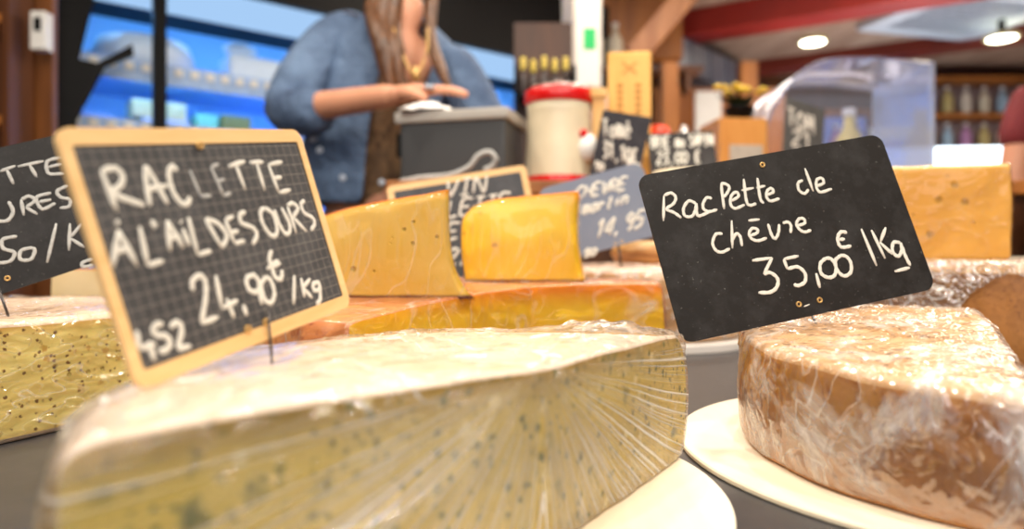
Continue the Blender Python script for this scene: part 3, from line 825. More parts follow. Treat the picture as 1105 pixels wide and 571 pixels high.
# --- black sign far left
def quad3(pts, Zs): return [W(x, y, z) for (x, y), z in zip(pts, Zs)]
S0 = Sign('price_sign', 'black slate sign at the far left behind the framed sign, showing TTE URES /Kg', 'price sign', *quad3(((-128, 190), (86, 137), (116, 283), (-96, 348)), (.52, .60, .585, .505)), slate('black_slate_b', srgb(26, 24, 24), .02), 0, 0, .008, .0012, 'pinned cheese price signs')
S0.write([[(0,122),(45,106)], [(20,118),(40,160)], [(52,108),(128,92)], [(85,100),(108,140)], [(185,80),(140,92),(138,120),(150,130),(190,128)], [(140,110),(182,100)],
 [(-45,225),(-20,262),(20,267),(38,240),(25,210)], [(62,205),(70,252)], [(62,205),(85,195),(102,208),(76,228)], [(76,228),(110,248)], [(150,185),(108,198),(115,225),(130,232),(162,215)], [(113,212),(150,205)],
 [(200,163),(168,180),(178,198),(205,205),(202,225),(175,230)], [(50,312),(8,322),(10,348),(42,360),(30,385),(-10,392)], [(95,345),(62,355),(60,380),(90,380),(102,355),(93,345)], [(165,275),(138,390)],
 [(205,275),(202,355)], [(240,275),(205,318)], [(205,318),(248,345)], [(275,378),(242,390),(246,402),(275,396)], [(-90,150),(-50,140)], [(-70,145),(-55,190)]], .0028, m_chalk_dim, 0, 140, 2.717)
S0.eyelet(8, 300.5)
S0.pin(W(-2, 310, .53), W(12, 350, .53), .0010)

# --- stroke font for the far signs
G = {'A': [[(0,0),(2,6),(4,0)],[(1,2),(3,2)]], 'B': [[(0,0),(0,6),(3,5.5),(3,3.5),(0,3),(3.6,2.4),(3.4,.3),(0,0)]], 'C': [[(4,5),(2,6),(0,3),(2,0),(4,1)]], 'E': [[(4,6),(0,6),(0,0),(4,0)],[(0,3),(3,3)]],
 'F': [[(4,6),(0,6),(0,0)],[(0,3),(3,3)]], 'H': [[(0,0),(0,6)],[(4,0),(4,6)],[(0,3),(4,3)]], 'I': [[(2,0),(2,6)],[(0.5,0),(3.5,0)],[(.5,6),(3.5,6)]], 'K': [[(0,0),(0,6)],[(4,6),(0,2.6)],[(1,3.4),(4,0)]], 'L': [[(0,6),(0,0),(4,0)]],
 'M': [[(0,0),(.5,6),(2,2),(3.5,6),(4,0)]], 'N': [[(0,0),(0,6),(4,0),(4,6)]], 'O': [[(2,6),(0,3),(2,0),(4,3),(2,6)]], 'P': [[(0,0),(0,6),(3.5,5.3),(3.3,3),(0,2.8)]], 'R': [[(0,0),(0,6),(3.5,5),(3,3),(0,3),(4,0)]],
 'S': [[(4,5.3),(2,6),(.2,4.6),(3.8,1.6),(2,0),(0,.8)]], 'T': [[(0,6),(4,6)],[(2,6),(2,0)]], 'U': [[(0,6),(.3,1),(2,0),(3.7,1),(4,6)]], 'V': [[(0,6),(2,0),(4,6)]], 'X': [[(0,6),(4,0)],[(4,6),(0,0)]],
 'a': [[(3.5,4),(1,3.8),(.5,.6),(3,.5),(3.5,4),(4,0)]], 'u': [[(0,4),(.3,.5),(2.5,0),(3.5,1.5),(3.5,4)],[(3.5,1.5),(4,0)]], 'e': [[(.3,2),(3.5,2.4),(3,4),(.8,3.6),(.4,.8),(3.8,.4)]], 'n': [[(0,0),(0,4),(0,2.6),(2,4),(3.5,3),(3.7,0)]], 't': [[(2,6),(2,.6),(3.4,0)],[(.6,4),(3.4,4)]],
 'o': [[(2,4),(.2,2),(2,0),(3.8,2),(2,4)]], 'm': [[(0,0),(0,4),(1,4),(2,0),(2,3.5),(3.2,4),(4,0)]], 'i': [[(2,0),(2,4)],[(2,5.3),(2,5.6)]], 'r': [[(.5,0),(.5,4),(1,3),(3,4)]], 'v': [[(0,4),(2,0),(4,4)]], 'l': [[(1.5,6),(1.5,.6),(3,0)]], 'c': [[(3.6,3.6),(1,3.6),(.5,.8),(3.6,.5)]],
 'g': [[(3.5,4),(.8,3.8),(.8,1.2),(3.3,1.4),(3.5,4),(3.3,-1.6),(.6,-1.6)]], 'k': [[(.5,0),(.5,6)],[(3.5,4),(.5,2)],[(1,2.3),(3.5,0)]],
 '0': [[(2,6),(0,4),(0,2),(2,0),(4,2),(4,4),(2,6)]], '1': [[(.5,4.5),(2.3,6),(2.3,0)]], '2': [[(.3,5),(2,6),(3.8,4.6),(.2,0),(4,0)]], '3': [[(.3,6),(3.8,6),(1.8,3.4),(3.8,2),(2,0),(0,.5)]], '4': [[(3,0),(3,6),(0,2),(4,2)]],
 '5': [[(4,6),(.6,6),(.4,3.4),(3.5,3.4),(3.6,.8),(.2,0)]], '9': [[(3.7,5),(1.5,6),(.3,4.3),(2,3),(3.7,4.5),(3.6,1),(2.6,0)]], ',': [[(1.5,.6),(1,-1)]], '/': [[(.6,-.6),(3.2,6.4)]], '€': [[(4,5.4),(2,6),(.8,3),(2,0),(4,.6)],[(0,3.6),(3,3.6)],[(0,2.4),(3,2.4)]], "'": [[(2,6),(1.8,4.6)]]}
def text_px(txt, x, y, w, h, slope=0.0, lean=0.0, gap=.32):
    """strokes in photo units: baseline starts at x, y; total width w; letter height h"""
    n = len(txt); adv = w/(n*(1+gap)-gap); out = []
    for i, ch in enumerate(txt):
        if ch == ' ': continue
        x0 = x+i*adv*(1+gap)
        g = G[ch] if ch != 'é' else G['e']+[[(1.6,5),(3,6)]]
        for st in g:
            o = []
            for gx, gy in st:
                xx = x0+gx/4*adv; yy = y-gy/6*h+(xx-x)*slope
                o.append((xx-gy/6*h*lean, yy))
            out.append(o)
    return out
# framed sign behind the wedges
S3 = Sign('price_sign', 'wood-framed chalk sign partly hidden behind the two yellow wedges', 'price sign', *quad3(((413, 202), (563, 177), (594, 292), (440, 318)), (.99, 1.02, 1.0, .97)), slate('slate_c', srgb(72, 74, 78), .08), .012, .012, .008, .003, 'pinned cheese price signs')
S3.write(text_px('VIN', 480, 213, 42, 17, -.14, -.2)+text_px('RACLETTE', 442, 240, 106, 17, -.14, -.2)+text_px('CHEVRE', 455, 262, 80, 16, -.14, -.2)+text_px('22,90', 470, 288, 60, 17, -.14, -.2), .0040)
zz = T
S3.root['label'] = 'wood-framed chalk sign partly hidden behind the two yellow wedges'
S3.pin(W(505, 296, .985), W(505, 316, .985), .0015)
# blue-grey slate sign right of it
S4 = Sign('price_sign', 'blue-grey slate sign reading 14,95 between the smaller wedge and the black sign', 'price sign', *quad3(((576, 206), (690, 181), (722, 244), (600, 284)), (1.0, 1.0, .985, .985)), slate('grey_slate', srgb(124, 132, 150), .15, rough=.45), 0, 0, .016, .003, 'pinned cheese price signs')
S4.write(text_px('CHEVRE', 620, 215, 54, 13, -.2, -.3)+text_px('martin', 628, 232, 48, 13, -.25, -.3)+text_px('14,95', 641, 258, 50, 19, -.25, -.3)+text_px('50', 630, 278, 12, 8, -.25, -.3), .0042)
for x, y in ((664, 263), (671, 261)): S4.eyelet(x, y, .003)
S4.pin(W(667, 262, .99), W(672, 300, .99), .0015)
# small signs on the raised shelf
S5 = Sign('price_sign', 'small dark slate reading Tomé 31,10 €/kg in front of the upright wooden board', 'price sign', *quad3(((644, 118), (695, 131), (692, 203), (643, 198)), (1.36, 1.34, 1.34, 1.36)), slate('slate_d', srgb(48, 46, 52), .06), 0, 0, .003, .003, 'small slate signs on the raised shelf')
S5.write(text_px('Tomé', 650, 148, 30, 19, .06)+text_px('31,10€', 651, 170, 36, 17, .24)+text_px('/kg', 676, 182, 14, 12, .24)+text_px('50', 643, 183, 8, 8, .1), .0052)
S6 = Sign('price_sign', 'wide dark slate reading BRIE au SAPIN 23,00 € on the raised shelf', 'price sign', *quad3(((701, 145), (772, 139), (773, 205), (702, 205)), (1.40, 1.40, 1.36, 1.36)), slate('slate_e', srgb(40, 36, 36), .05), 0, 0, .003, .003, 'small slate signs on the raised shelf')
S6.write(text_px('BRIE au SAPIN', 703, 160, 66, 12, -.05)+text_px('23,00 €', 709, 177, 46, 13, -.03), .0042)

# ================================================================== SHELF GOODS
# cream tub with red bands
p = W(603, 203, 1.45)
t = empty('storage_tub', (p.x, p.y, RZ), 0, 'cream tub with red bands at top and bottom on the raised shelf', 'tub')
m_cream = plain('cream_enamel', srgb(222, 210, 180), .3, vary=.03); m_redp = plain('red_enamel', srgb(206, 22, 22), .25, vary=.04)
obj('tub_body', lathe(BM(), [(.072, .0), (.0725, .03), (.068, .10), (.066, .16), (.069, .185), (.064, .185), (.06, .02)], 40), m_cream, t, True)
obj('lower_band', lathe(BM(), [(.0735, .0), (.0755, .004), (.0755, .022), (.0735, .026)], 40, cap=False), m_redp, t, True)
obj('upper_band', lathe(BM(), [(.0695, .178), (.0725, .182), (.0725, .205), (.069, .208), (.064, .206), (.063, .18)], 40, cap=False), m_redp, t, True)
bm = BM(); lathe(bm, [(.066, .203), (.06, .212), (.045, .216), (.02, .220), (.004, .221)], 40)
for v in bm.verts: v.co += Vector((0, 0, 1))*abs(noise.noise(v.co*60))*.010
obj('film_lid', bm, film('tub_film', .3, .6, 1, scale=30, gloss=.1, seed=3), t, True)
bm = BM(); lathe(bm, [(.006, 0), (.02, .008), (.024, .03), (.016, .052), (.004, .058)], 16)
o = obj('rooster_motif', bm, m_white, t, True, loc=(.055, -.045, .055))
bm = BM(); lathe(bm, [(.002, 0), (.009, .006), (.008, .016), (.002, .02)], 12)
obj('red_comb', bm, m_redp, o, True, loc=(-.008, -.010, .045))
# wooden clip peg on the tub
t = empty('wooden_peg', W(646, 205, 1.43), 0, 'small pale wooden peg block between the tub and the upright board', 'peg')
t.location.z = RZ
obj('peg_body', box(BM(), -.014, .014, -.01, .01, 0, .19, .003), wd_light, t); obj('peg_head', box(BM(), -.02, .016, -.014, .012, .19, .21, .003), wd_light, t)
# upright wooden board
t = empty('wooden_board', W(679, 206, 1.47), -.12, 'tall upright honey-coloured wooden board with burnt marks, behind the small slate', 'board')
t.location.z = RZ
obj('board_body', box(BM(), -.046, .046, -.012, .012, 0, .298, .008), wd_honey, t)
for x in (-.02, .018):
    for k in range(5): obj('burnt_mark', box(BM(), x-.006, x+.006, -.0135, -.0118, .165+k*.014, .172+k*.014), plain('burnt', srgb(196, 138, 52), .6), t)
for sx in (-1, 1):
    bmx = Matrix.Translation((0, -.0127, .262)) @ Matrix.Rotation(sx*.9, 4, 'Y'); obj('burnt_mark', box(BM(), -.001, .001, -.0008, .0008, -.02, .02, 0, bmx), plain('burnt', srgb(196, 138, 52), .6), t)
bmx = BM(); lathe(bmx, [(.055, 0), (.06, .02), (.06, .13), (.045, .15), (.02, .155)], 28)
p = W(653, 206, 1.62)
o = obj('paper_bag', bmx, plain('pinkish_paper', srgb(216, 196, 188), .6), None, True, loc=(p.x, p.y, RZ)); 
for v in o.data.vertices: v.co.z *= 1.55
tag(o, 'pale pinkish rounded bag behind the upright wooden board', 'bag')
# orange stopper bottle and grey tin
p = W(711, 206, 1.5)
t = empty('squeeze_bottle', (p.x, p.y, RZ), 0, 'small bottle with orange-red cap behind the wide dark slate', 'bottle')
obj('bottle_body', lathe(BM(), [(.02, 0), (.023, .004), (.023, .08), (.012, .10)], 20), m_white, t, True)
obj('cap', lathe(BM(), [(.024, .098), (.026, .10), (.026, .13), (.02, .145), (.008, .148)], 20), plain('orange_plastic', srgb(240, 70, 30), .35, vary=.03), t, True)
p = W(738, 206, 1.55)
t = empty('grey_tin', (p.x, p.y, RZ), 0, 'small grey metal tin with knob behind the wide dark slate', 'tin')
obj('tin_body', lathe(BM(), [(.024, 0), (.026, .005), (.026, .12), (.022, .125)], 20), plain('tin', srgb(160, 160, 162), .3, .7), t, True)
obj('tin_lid', lathe(BM(), [(.027, .125), (.027, .135), (.008, .145), (.008, .155), (.002, .157)], 20), plain('tin2', srgb(190, 186, 182), .3, .6), t, True)
cheese('white_cheese', 'flat white-rinded cheese on the raised shelf before the wide dark slate', 'cheese', arc(.335, 1.325, .062, 0, 348, 30, 'rind'), RZ, lambda x, y: RZ+.026, None, plain('white_rind', srgb(238, 222, 190), .6), plain('white_rind', srgb(238, 222, 190), .6), bevr=.006)

# dark grey box with pale lid (till / scale housing)
p = W(545, 206, 1.36)
t = empty('storage_box', (p.x, p.y, RZ), -.30, 'dark grey box with pale grey lid on the raised shelf before the shopkeeper', 'box')
t.rotation_euler.z = .0
q = Matrix.Rotation(0, 4, 'Z')
ang = math.radians(-152)
m_dg = plain('dark_grey_plastic', srgb(62, 64, 66), .5, vary=.06, scale=300); m_lid = plain('pale_lid', srgb(176, 172, 164), .45, vary=.04)
Rm = Matrix.Rotation(math.radians(-15), 4, 'Z')
obj('box_body', box(BM(), -.225, 0, 0, .16, 0, .135, .006, Rm), m_dg, t)
obj('box_lid', box(BM(), -.235, .008, -.008, .168, .135, .158, .006, Rm), m_lid, t)
obj('latch', box(BM(), -.248, -.232, .03, .10, .07, .12, .003, Rm), m_black, t)
# white cable in front of the box
pts = [W(432, 196, 1.30), W(455, 192, 1.29), W(485, 189, 1.285), W(506, 180, 1.285), W(516, 168, 1.285), W(528, 164, 1.285), W(535, 172, 1.285), W(530, 180, 1.285), W(522, 183, 1.285)]
c0 = sum(pts, Vector())/len(pts); c0.z = RZ
bm = BM(); tube(bm, [v-c0 for v in smooth_line(pts)], .0048, 8)
o = obj('white_cable', bm, plain('cable_white', srgb(190, 190, 186), .4), None, True, loc=c0); tag(o, 'looped white cable in front of the dark grey box', 'cable')

# ================================================================== FRIDGE
fa = math.atan2(.61, .79)
t = empty('refrigerated_display', (-1.31, 2.6, 0), fa, 'blue-lit refrigerated wall display with black frame behind the shopkeeper', 'fridge')
m_fb = plain('cold_lit_lining', srgb(150, 200, 240), .4, vary=.05, scale=3)  # pale lining, blue of the cold lighting mixed into its colour
m_fs = plain('fridge_shelf', srgb(150, 190, 240), .3, vary=.03)
m_led = emit('cold_led', (.20, .50, 1, 1), 22); m_led2 = emit('rail_led', (.42, .66, 1, 1), .9)
U0, U1 = -.34, 2.3
obj('back_panel', box(BM(), U0, U1, .62, .66, .1, 2.3), m_fb, t)
obj('end_panel', box(BM(), U0-.10, U0, .0, .66, .0, 2.4), m_black, t)
obj('end_panel', box(BM(), U1, U1+.08, .0, .66, .0, 2.4), m_black, t)
obj('base', box(BM(), U0, U1, .0, .66, .0, .55), m_black, t)
obj('canopy', box(BM(), U0, U1, -.02, .66, 1.98, 2.4), m_black, t)
obj('light_strip', box(BM(), U0+.02, U1, .01, .05, 1.865, 1.978), m_led2, t)
for z in (1.08, 1.43, 1.66):
    s = obj('shelf', box(BM(), U0, U1, .12, .62, z-.025, z), m_fs, t)
    obj('price_rail', box(BM(), U0, U1, .095, .12, z-.062, z+.02, .003), plain('cold_lit_rail', srgb(170, 204, 250), .3), s)  # cold light on the white rail plastic put into its colour
    obj('led_tube', box(BM(), U0+.02, U1-.02, .16, .19, z-.045, z-.028), m_led, s)
    bm = BM()
    for k in range(44): box(bm, U0+.04+k*.058, U0+.07+k*.058, .088, .0945, z-.022, z+.008)
    obj('price_tags', bm, m_white, s)['kind'] = 'stuff'
obj('led_tube', box(BM(), U0+.02, U1-.02, .3, .33, 1.955, 1.975), m_led, t)
for u in (-.03, 1.15): obj('mullion', box(BM(), u-.022, u+.022, -.05, -.01, .5, 2.4), m_black, t)
# black end frame with its sloping cut-outs
def uz(px, py):
    k = (px-552.5)/F; u = (2.6*k+1.31)/(.79-.61*k); return (u, CZ+(275-py)/F*(2.6+.61*u))
pts = [uz(*q) for q in ((56, -30), (106, -30), (100, 5), (85, 66), (104, 70), (141, 50), (143, 62), (113, 74), (82, 132), (82, 245), (56, 245))]
bm = BM(); f0 = [bm.verts.new((u, -.035, z)) for u, z in pts]; f1 = [bm.verts.new((u, -.005, z)) for u, z in pts]
bm.faces.new(f0); bm.faces.new(f1)
for i in range(len(pts)): j = (i+1) % len(pts); bm.faces.new((f0[i], f0[j], f1[j], f1[i]))
obj('end_frame', bm, m_black, t)
FR = Matrix.Translation((-1.31, 2.6, 0)) @ Matrix.Rotation(fa, 4, 'Z')
def infridge(name, u, v, z, bm, m, label, cat, group='goods in the blue-lit fridge', smooth=True):
    l = FR @ Vector((u, v, z)); o = obj(name, bm, m, None, smooth, loc=l); o.rotation_euler.z = fa
    return tag(o, label, cat, group)
mw = plain('cold_lit_wrap', srgb(216, 234, 250), .35, vary=.03)  # white wrap tinted bluish, standing in for the cold fridge light
infridge('white_cheese', -.02, .33, 1.66, lathe(BM(), [(.16, 0), (.185, .015), (.19, .09), (.17, .145), (.11, .16)], 36), mw, 'big white cheese wheel on the upper fridge shelf behind the black mullion', 'cheese')
infridge('foil_cheese', .42, .24, 1.66, box(BM(), -.15, .16, -.09, .09, 0, .125, .02), mw, 'long white wrapped cheese on the upper fridge shelf', 'cheese')
bm = BM(); bmesh.ops.create_icosphere(bm, subdivisions=3, radius=1)
for v in bm.verts: v.co = Vector((v.co.x*.07, v.co.y*.04, v.co.z*.035+.034))*(1+.18*noise.noise(v.co*3))
infridge('wrapped_bundle', .34, .24, 1.787, bm, mw, 'knobbly white wrapped bundle lying on the long white cheese', 'bundle')
infridge('carton', .02, .3, 1.43, box(BM(), -.10, .10, -.07, .07, .06, .13, .004), plain('tan_card', srgb(214, 196, 140), .6), 'tan carton on the lower fridge shelf, upper of two boxes', 'box', smooth=False)
infridge('carton', .04, .3, 1.43, box(BM(), -.08, .09, -.07, .07, .0, .059, .004), plain('pale_card', srgb(200, 200, 206), .5), 'pale carton on the lower fridge shelf, under the tan one', 'box', smooth=False)
infridge('carton', .21, .3, 1.43, box(BM(), -.05, .04, -.06, .06, 0, .10, .004), plain('mint_card', srgb(120, 196, 160), .5), 'mint green carton on the lower fridge shelf', 'box', smooth=False)
infridge('carton', .31, .28, 1.43, box(BM(), -.05, .07, -.06, .06, 0, .105, .004), plain('olive_card', srgb(120, 120, 60), .5), 'olive carton on the lower fridge shelf beside the mint one', 'box', smooth=False)
infridge('carton', -.2, .3, 1.43, box(BM(), -.05, .05, -.06, .06, 0, .06, .004), plain('blue_card', srgb(110, 150, 200), .5), 'bluish carton at the left end of the lower fridge shelf', 'box', smooth=False)
for i, u in enumerate((.9, 1.3, 1.6)):
    infridge('white_cheese', u, .3, 1.66, lathe(BM(), [(.08, 0), (.10, .012), (.10, .07), (.08, .085)], 28), mw, ['small white wheel in the fridge right behind the shopkeeper', 'small white wheel in the fridge right of the shopkeeper shoulder', 'small white wheel at the right end of the fridge'][i], 'cheese')
    infridge('white_cheese', u-.1, .3, 1.43, lathe(BM(), [(.08, 0), (.10, .012), (.10, .07), (.08, .085)], 28), mw, ['white wheel low in the fridge behind the shopkeeper', 'white wheel low in the fridge right of the shopkeeper', 'white wheel low at the right end of the fridge'][i], 'cheese')

# ================================================================== BACKGROUND RIGHT
# bottles left of the post
p = W(587, 92, 2.3)
t = empty('metal_rack', (p.x, p.y, 0), 0, 'dark narrow rack holding yellow-topped bottles behind the cream tub', 'rack')
for x in (-.1, .09): obj('upright', box(BM(), x, x+.012, -.06, .06, 0, CZ+.62), m_black, t)
obj('rack_back', box(BM(), -.1, .1, .062, .07, .5, CZ+.80), wd_dark, t)
for z in (.5, 1.0, CZ+.52): obj('rack_shelf', box(BM(), -.1, .1, -.06, .06, z, z+.012), m_black, t)
m_bt = plain('dark_bottle', srgb(74, 60, 56), .2); m_yc = plain('yellow_cap', srgb(236, 210, 90), .35, vary=.03)
bb = None
for i, (dx, dy) in enumerate(((-.07, 0), (-.035, .03), (0, -.01), (.037, .02), (.072, 0))):
    if bb is None:
        bb = empty('bottle', (0, 0, 0), 0, '', 'bottle'); 
        obj('glass_body', lathe(BM(), [(.014, 0), (.016, .004), (.016, .06), (.007, .08), (.007, .09)], 16), m_bt, bb, True)
        obj('cap', lathe(BM(), [(.009, .088), (.0095, .09), (.0095, .125), (.007, .13)], 16), m_yc, bb, True); o = bb
    else: o = copy_tree(bb)
    o.location = (p.x+dx, p.y+dy, CZ+.532); o['group'] = 'yellow-capped bottles on the rack'; o['category'] = 'bottle'
    o['label'] = ['leftmost', 'second from left', 'middle', 'fourth from left', 'rightmost'][i]+' of the dark bottles with yellow caps above the cream tub'
# pale bottles right of the post on a ledge
t = empty('wall_ledge', (.5, 4.0, CZ+1.06), 0, 'narrow wooden ledge under the wooden hood, right of the cream post', 'ledge')
obj('ledge_board', box(BM(), -.25, .6, -.07, .07, 0, .025), wd_dark, t); obj('bracket', box(BM(), -.2, -.17, -.06, .06, -.12, 0), wd_dark, t); obj('bracket', box(BM(), .5, .53, -.06, .06, -.12, 0), wd_dark, t)
m_pb = plain('pale_glass_bottle', srgb(214, 206, 186), .25)
def bottle(h, r, m, mc):
    b = empty('bottle', (0, 0, 0), 0, '', 'bottle')
    obj('glass_body', lathe(BM(), [(r*.9, 0), (r, .01), (r, h*.6), (r*.35, h*.8), (r*.33, h*.93)], 16), m, b, True)
    obj('cap', lathe(BM(), [(r*.4, h*.92), (r*.42, h*.93), (r*.42, h), (r*.3, h*1.01)], 12), mc, b, True)
    return b
for i, x in enumerate((.28+.06, .47, .58)):
    o = bottle(.26, .045, m_pb, m_white); o.location = (x+.02, 3.99, CZ+1.085)
    o['label'] = ['pale bottle on the hood ledge nearest the cream post', 'pale bottle in the middle of the hood ledge', 'pale bottle on the hood ledge farthest from the post'][i]; o['group'] = 'pale bottles on the ledge'
# brown cabinet behind
p = W(775, 200, 4.6)
t = empty('wooden_cabinet', (p.x-.05, p.y, 0), 0, 'brown wooden cabinet in the background left of the acrylic guard', 'cabinet')
obj('cabinet_body', box(BM(), -.38, .5, 0, .4, 0, CZ+1.12), wd_mid, t)
for x in (-.36, .06): 
    d = obj('door', box(BM(), x, x+.40, -.02, 0, .1, CZ+1.05, .004), wood('cab_door', srgb(150, 86, 30), srgb(186, 116, 50), 4, (1, 1, .2)), t)
    obj('handle', box(BM(), x+(.36 if x < 0 else .02), x+(.38 if x < 0 else .04), -.04, -.02, 1.3, 1.45), m_pin, d)
# pale upright post pieces seen near it
p = W(806, 100, 4.3)
struct('trim_8', box(BM(), p.x-.05, p.x+.05, 4.25, 4.35, 0, CZ+1.2), wd_mid)
p = W(722, 100, 3.6)
struct('trim_9', box(BM(), p.x-.04, p.x+.04, 3.56, 3.64, 0, CZ+1.0), wd_mid)
# crates with label, flowers
p = W(805, 165, 2.0)
t = empty('wooden_crate', (p.x, p.y, 0), .1, 'light wooden crate with white label beside the acrylic guard', 'crate')
obj('crate_body', box(BM(), -.08, .065, 0, .16, CZ+.12, CZ+.40, .004), wood('crate_wood', srgb(206, 136, 58), srgb(226, 162, 84), 5, (1, 1, .3)), t)
obj('crate_label', box(BM(), -.05, .05, -.003, 0, CZ+.25, CZ+.32), plain('grey_paper', srgb(200, 188, 172), .6), t)
obj('crate_stand', box(BM(), -.07, .055, .02, .14, 0, CZ+.12), wd_dark, t)
p = W(798, 125, 2.08); m_leaf = plain('dark_leaf', srgb(44, 58, 30), .5); m_pet = plain('yellow_petal', srgb(236, 196, 50), .5)
t = empty('flower_pot', (p.x, p.y, CZ+.40), 0, 'small pot of yellow flowers standing on the light wooden crate', 'flowers')
obj('pot', lathe(BM(), [(.03, 0), (.045, .04), (.047, .045), (.04, .045)], 16), m_black, t, True)
bm = BM()
for i in range(26):
    a = random.random()*6.28; l = .05+.05*random.random()
    d = Vector((math.cos(a), math.sin(a), .6)).normalized(); s = Vector((-d.y, d.x, 0)).normalized()*.012
    q = Vector((0, 0, .04)); bm.faces.new([bm.verts.new(q), bm.verts.new(q+d*l*.5+s), bm.verts.new(q+d*l), bm.verts.new(q+d*l*.5-s)])
obj('leaves', bm, m_leaf, t)
for i in range(12):
    bm = BM(); bmesh.ops.create_icosphere(bm, subdivisions=2, radius=.012+.006*random.random())
    for v in bm.verts: v.co.z *= .6
    a = random.random()*6.28; r = .075*random.random()
    obj('flower', bm, m_pet, t, True, loc=(r*math.cos(a), r*math.sin(a), .085+.03*random.random()))
# white drape/menu by the cabinet
p = W(806, 100, 4.0)
t = empty('menu_board', (p.x-.16, 4.2, 0), 0, 'narrow white panel standing beside the wooden cabinet', 'panel')
obj('panel', box(BM(), -.09, .07, -.01, .01, CZ+.72, CZ+1.0, .003), m_white, t); obj('leg', box(BM(), -.012, .012, -.012, .012, 0, CZ+.72), m_black, t)

# second counter with curved acrylic guard
t = empty('service_counter', (1.12, 2.3, 0), 0, 'wooden service counter at the right behind the cheese display', 'counter')
obj('counter_body', box(BM(), -.34, .28, -.28, .3, 0, CZ+.17), wd_mid, t); obj('worktop', box(BM(), -.36, .30, -.3, .32, CZ+.17, CZ+.2, .004), plain('light_top', srgb(200, 190, 176), .35), t)
gz = CZ+.2
t = empty('acrylic_guard', (1.02, 2.1, gz), 0, 'curved clear acrylic guard standing on the service counter', 'guard')
# quarter-round front sheet: outline in xz, thick sheet, depth running back
prof = []
for i in range(25):
    a = math.radians(180-90*i/24); prof.append((-.02+.25*math.cos(a), .02+.38*math.sin(a)+0))
prof = [(-.27, -.0)]+prof+[(.10, .402), (.27, .385)]
bm = BM(); th = .004
def sheet(bm, prof, y0, y1, th):
    A, B, A2, B2 = [], [], [], []
    for x, z in prof:
        A.append(bm.verts.new((x, y0, z))); B.append(bm.verts.new((x, y1, z))); A2.append(bm.verts.new((x*.985, y0, z*.985))); B2.append(bm.verts.new((x*.985, y1, z*.985)))
    for i in range(len(prof)-1):
        for a, b in ((A, B), (A2, B2), (A, A2), (B, B2)): bm.faces.new((a[i], a[i+1], b[i+1], b[i]))
    return bm
m_ac = glass('acrylic', (.93, .94, 1, 1), .05, .04)
obj('curved_sheet', sheet(bm, prof, 0, .34, th), m_ac, t, True)
bm = BM(); pts = [(x, z) for x, z in prof]+[(.27, 0)]
f0 = [bm.verts.new((x, 0, z)) for x, z in pts]; f1 = [bm.verts.new((x, .005, z)) for x, z in pts]
bm.faces.new(f0); bm.faces.new(f1)
for i in range(len(pts)): j = (i+1) % len(pts); bm.faces.new((f0[i], f0[j], f1[j], f1[i]))
obj('side_pane', bm, m_ac, t)
bm = BM(); tube(bm, [(x, 0, z) for x, z in prof], .004, 8); obj('polished_edge', bm, glass('edge_gl', (.75, .82, 1, 1), .15, .12), t, True)
obj('edge_strip', box(BM(), .262, .272, -.004, .34, 0, .39), glass('edge_gl2', (.8, .85, 1, 1), .25, .3), t)
S7 = Sign('price_sign', 'tilted slate with white writing in front of the acrylic guard', 'price sign', *quad3(((846, 104), (886, 126), (887, 205), (846, 203)), (1.95, 2.0, 1.97, 1.92)), slate('slate_g', srgb(86, 86, 84), .1), 0, 0, .003, .004)
S7.write(text_px('TOM', 850, 136, 28, 20, .35)+text_px('21', 855, 156, 20, 16, .3), .009)
obj('foot', box(BM(), -.03, .03, -S7.h/2-.004, -S7.h/2+.004, -.03, .03), m_black, S7.root)
# yellow bottle behind guard
o = bottle(.30, .05, plain('yellow_bottle', srgb(236, 216, 130), .3), m_white); o.location = (1.16, 2.36, gz); o['label'] = 'pale yellow bottle behind the acrylic guard'; o['scale'] = 1

# far bright display
p = W(1045, 180, 4.6)
t = empty('glass_display', (p.x, p.y, 0), -.1, 'brightly lit blue-white glass display counter in the far background', 'display')
zt = CZ+(275-156)/740*4.5
obj('display_base', box(BM(), -.55, .5, 0, .6, 0, zt-.28), m_white, t)
obj('lit_case', box(BM(), -.53, .48, .0, .55, zt-.13, zt), emit('display_light', (.80, .92, 1, 1), 4.2), t)
obj('case_shelf', box(BM(), -.53, .48, .0, .55, zt-.16, zt-.13), m_fs, t)
for x in (-.5, .42): obj('case_post', box(BM(), x, x+.03, .05, .5, zt-.28, zt-.16), m_gr, t)
# far shelf with bottles
t = empty('bottle_shelf', (4.55, 5.9, 0), 0, 'far shelf unit with rows of pale and mauve bottles', 'shelf')
obj('back', box(BM(), -2.2, 1.2, .28, .3, 0, CZ+1.2), wd_dark, t)
for z in (CZ+.85-.02,): pass
zs = (CZ+.90, CZ+1.22, CZ+1.54)
t2 = t
for z in zs: obj('shelf_board', box(BM(), -1.0, 1.2, 0, .28, z-.03, z), wd_mid, t)
bpy.data.objects.remove([o for o in t.children if o.name.startswith('back')][0])
obj('back_board', box(BM(), -1.0, 1.2, .28, .3, 0, CZ+1.56), plain('mauve_board', srgb(170, 150, 150), .6), t)
for x in (-1.0, 1.17): obj('upright', box(BM(), x, x+.03, 0, .28, 0, CZ+1.56), wd_dark, t)
cols = [srgb(214, 206, 184), srgb(190, 140, 190), srgb(222, 214, 200), srgb(160, 190, 214), srgb(196, 180, 120)]
protos = [bottle(.25, .045, plain('bottle_col%d' % i, c_, .3), m_white) for i, c_ in enumerate(cols)]
used = set(); rown = ['lower', 'upper']
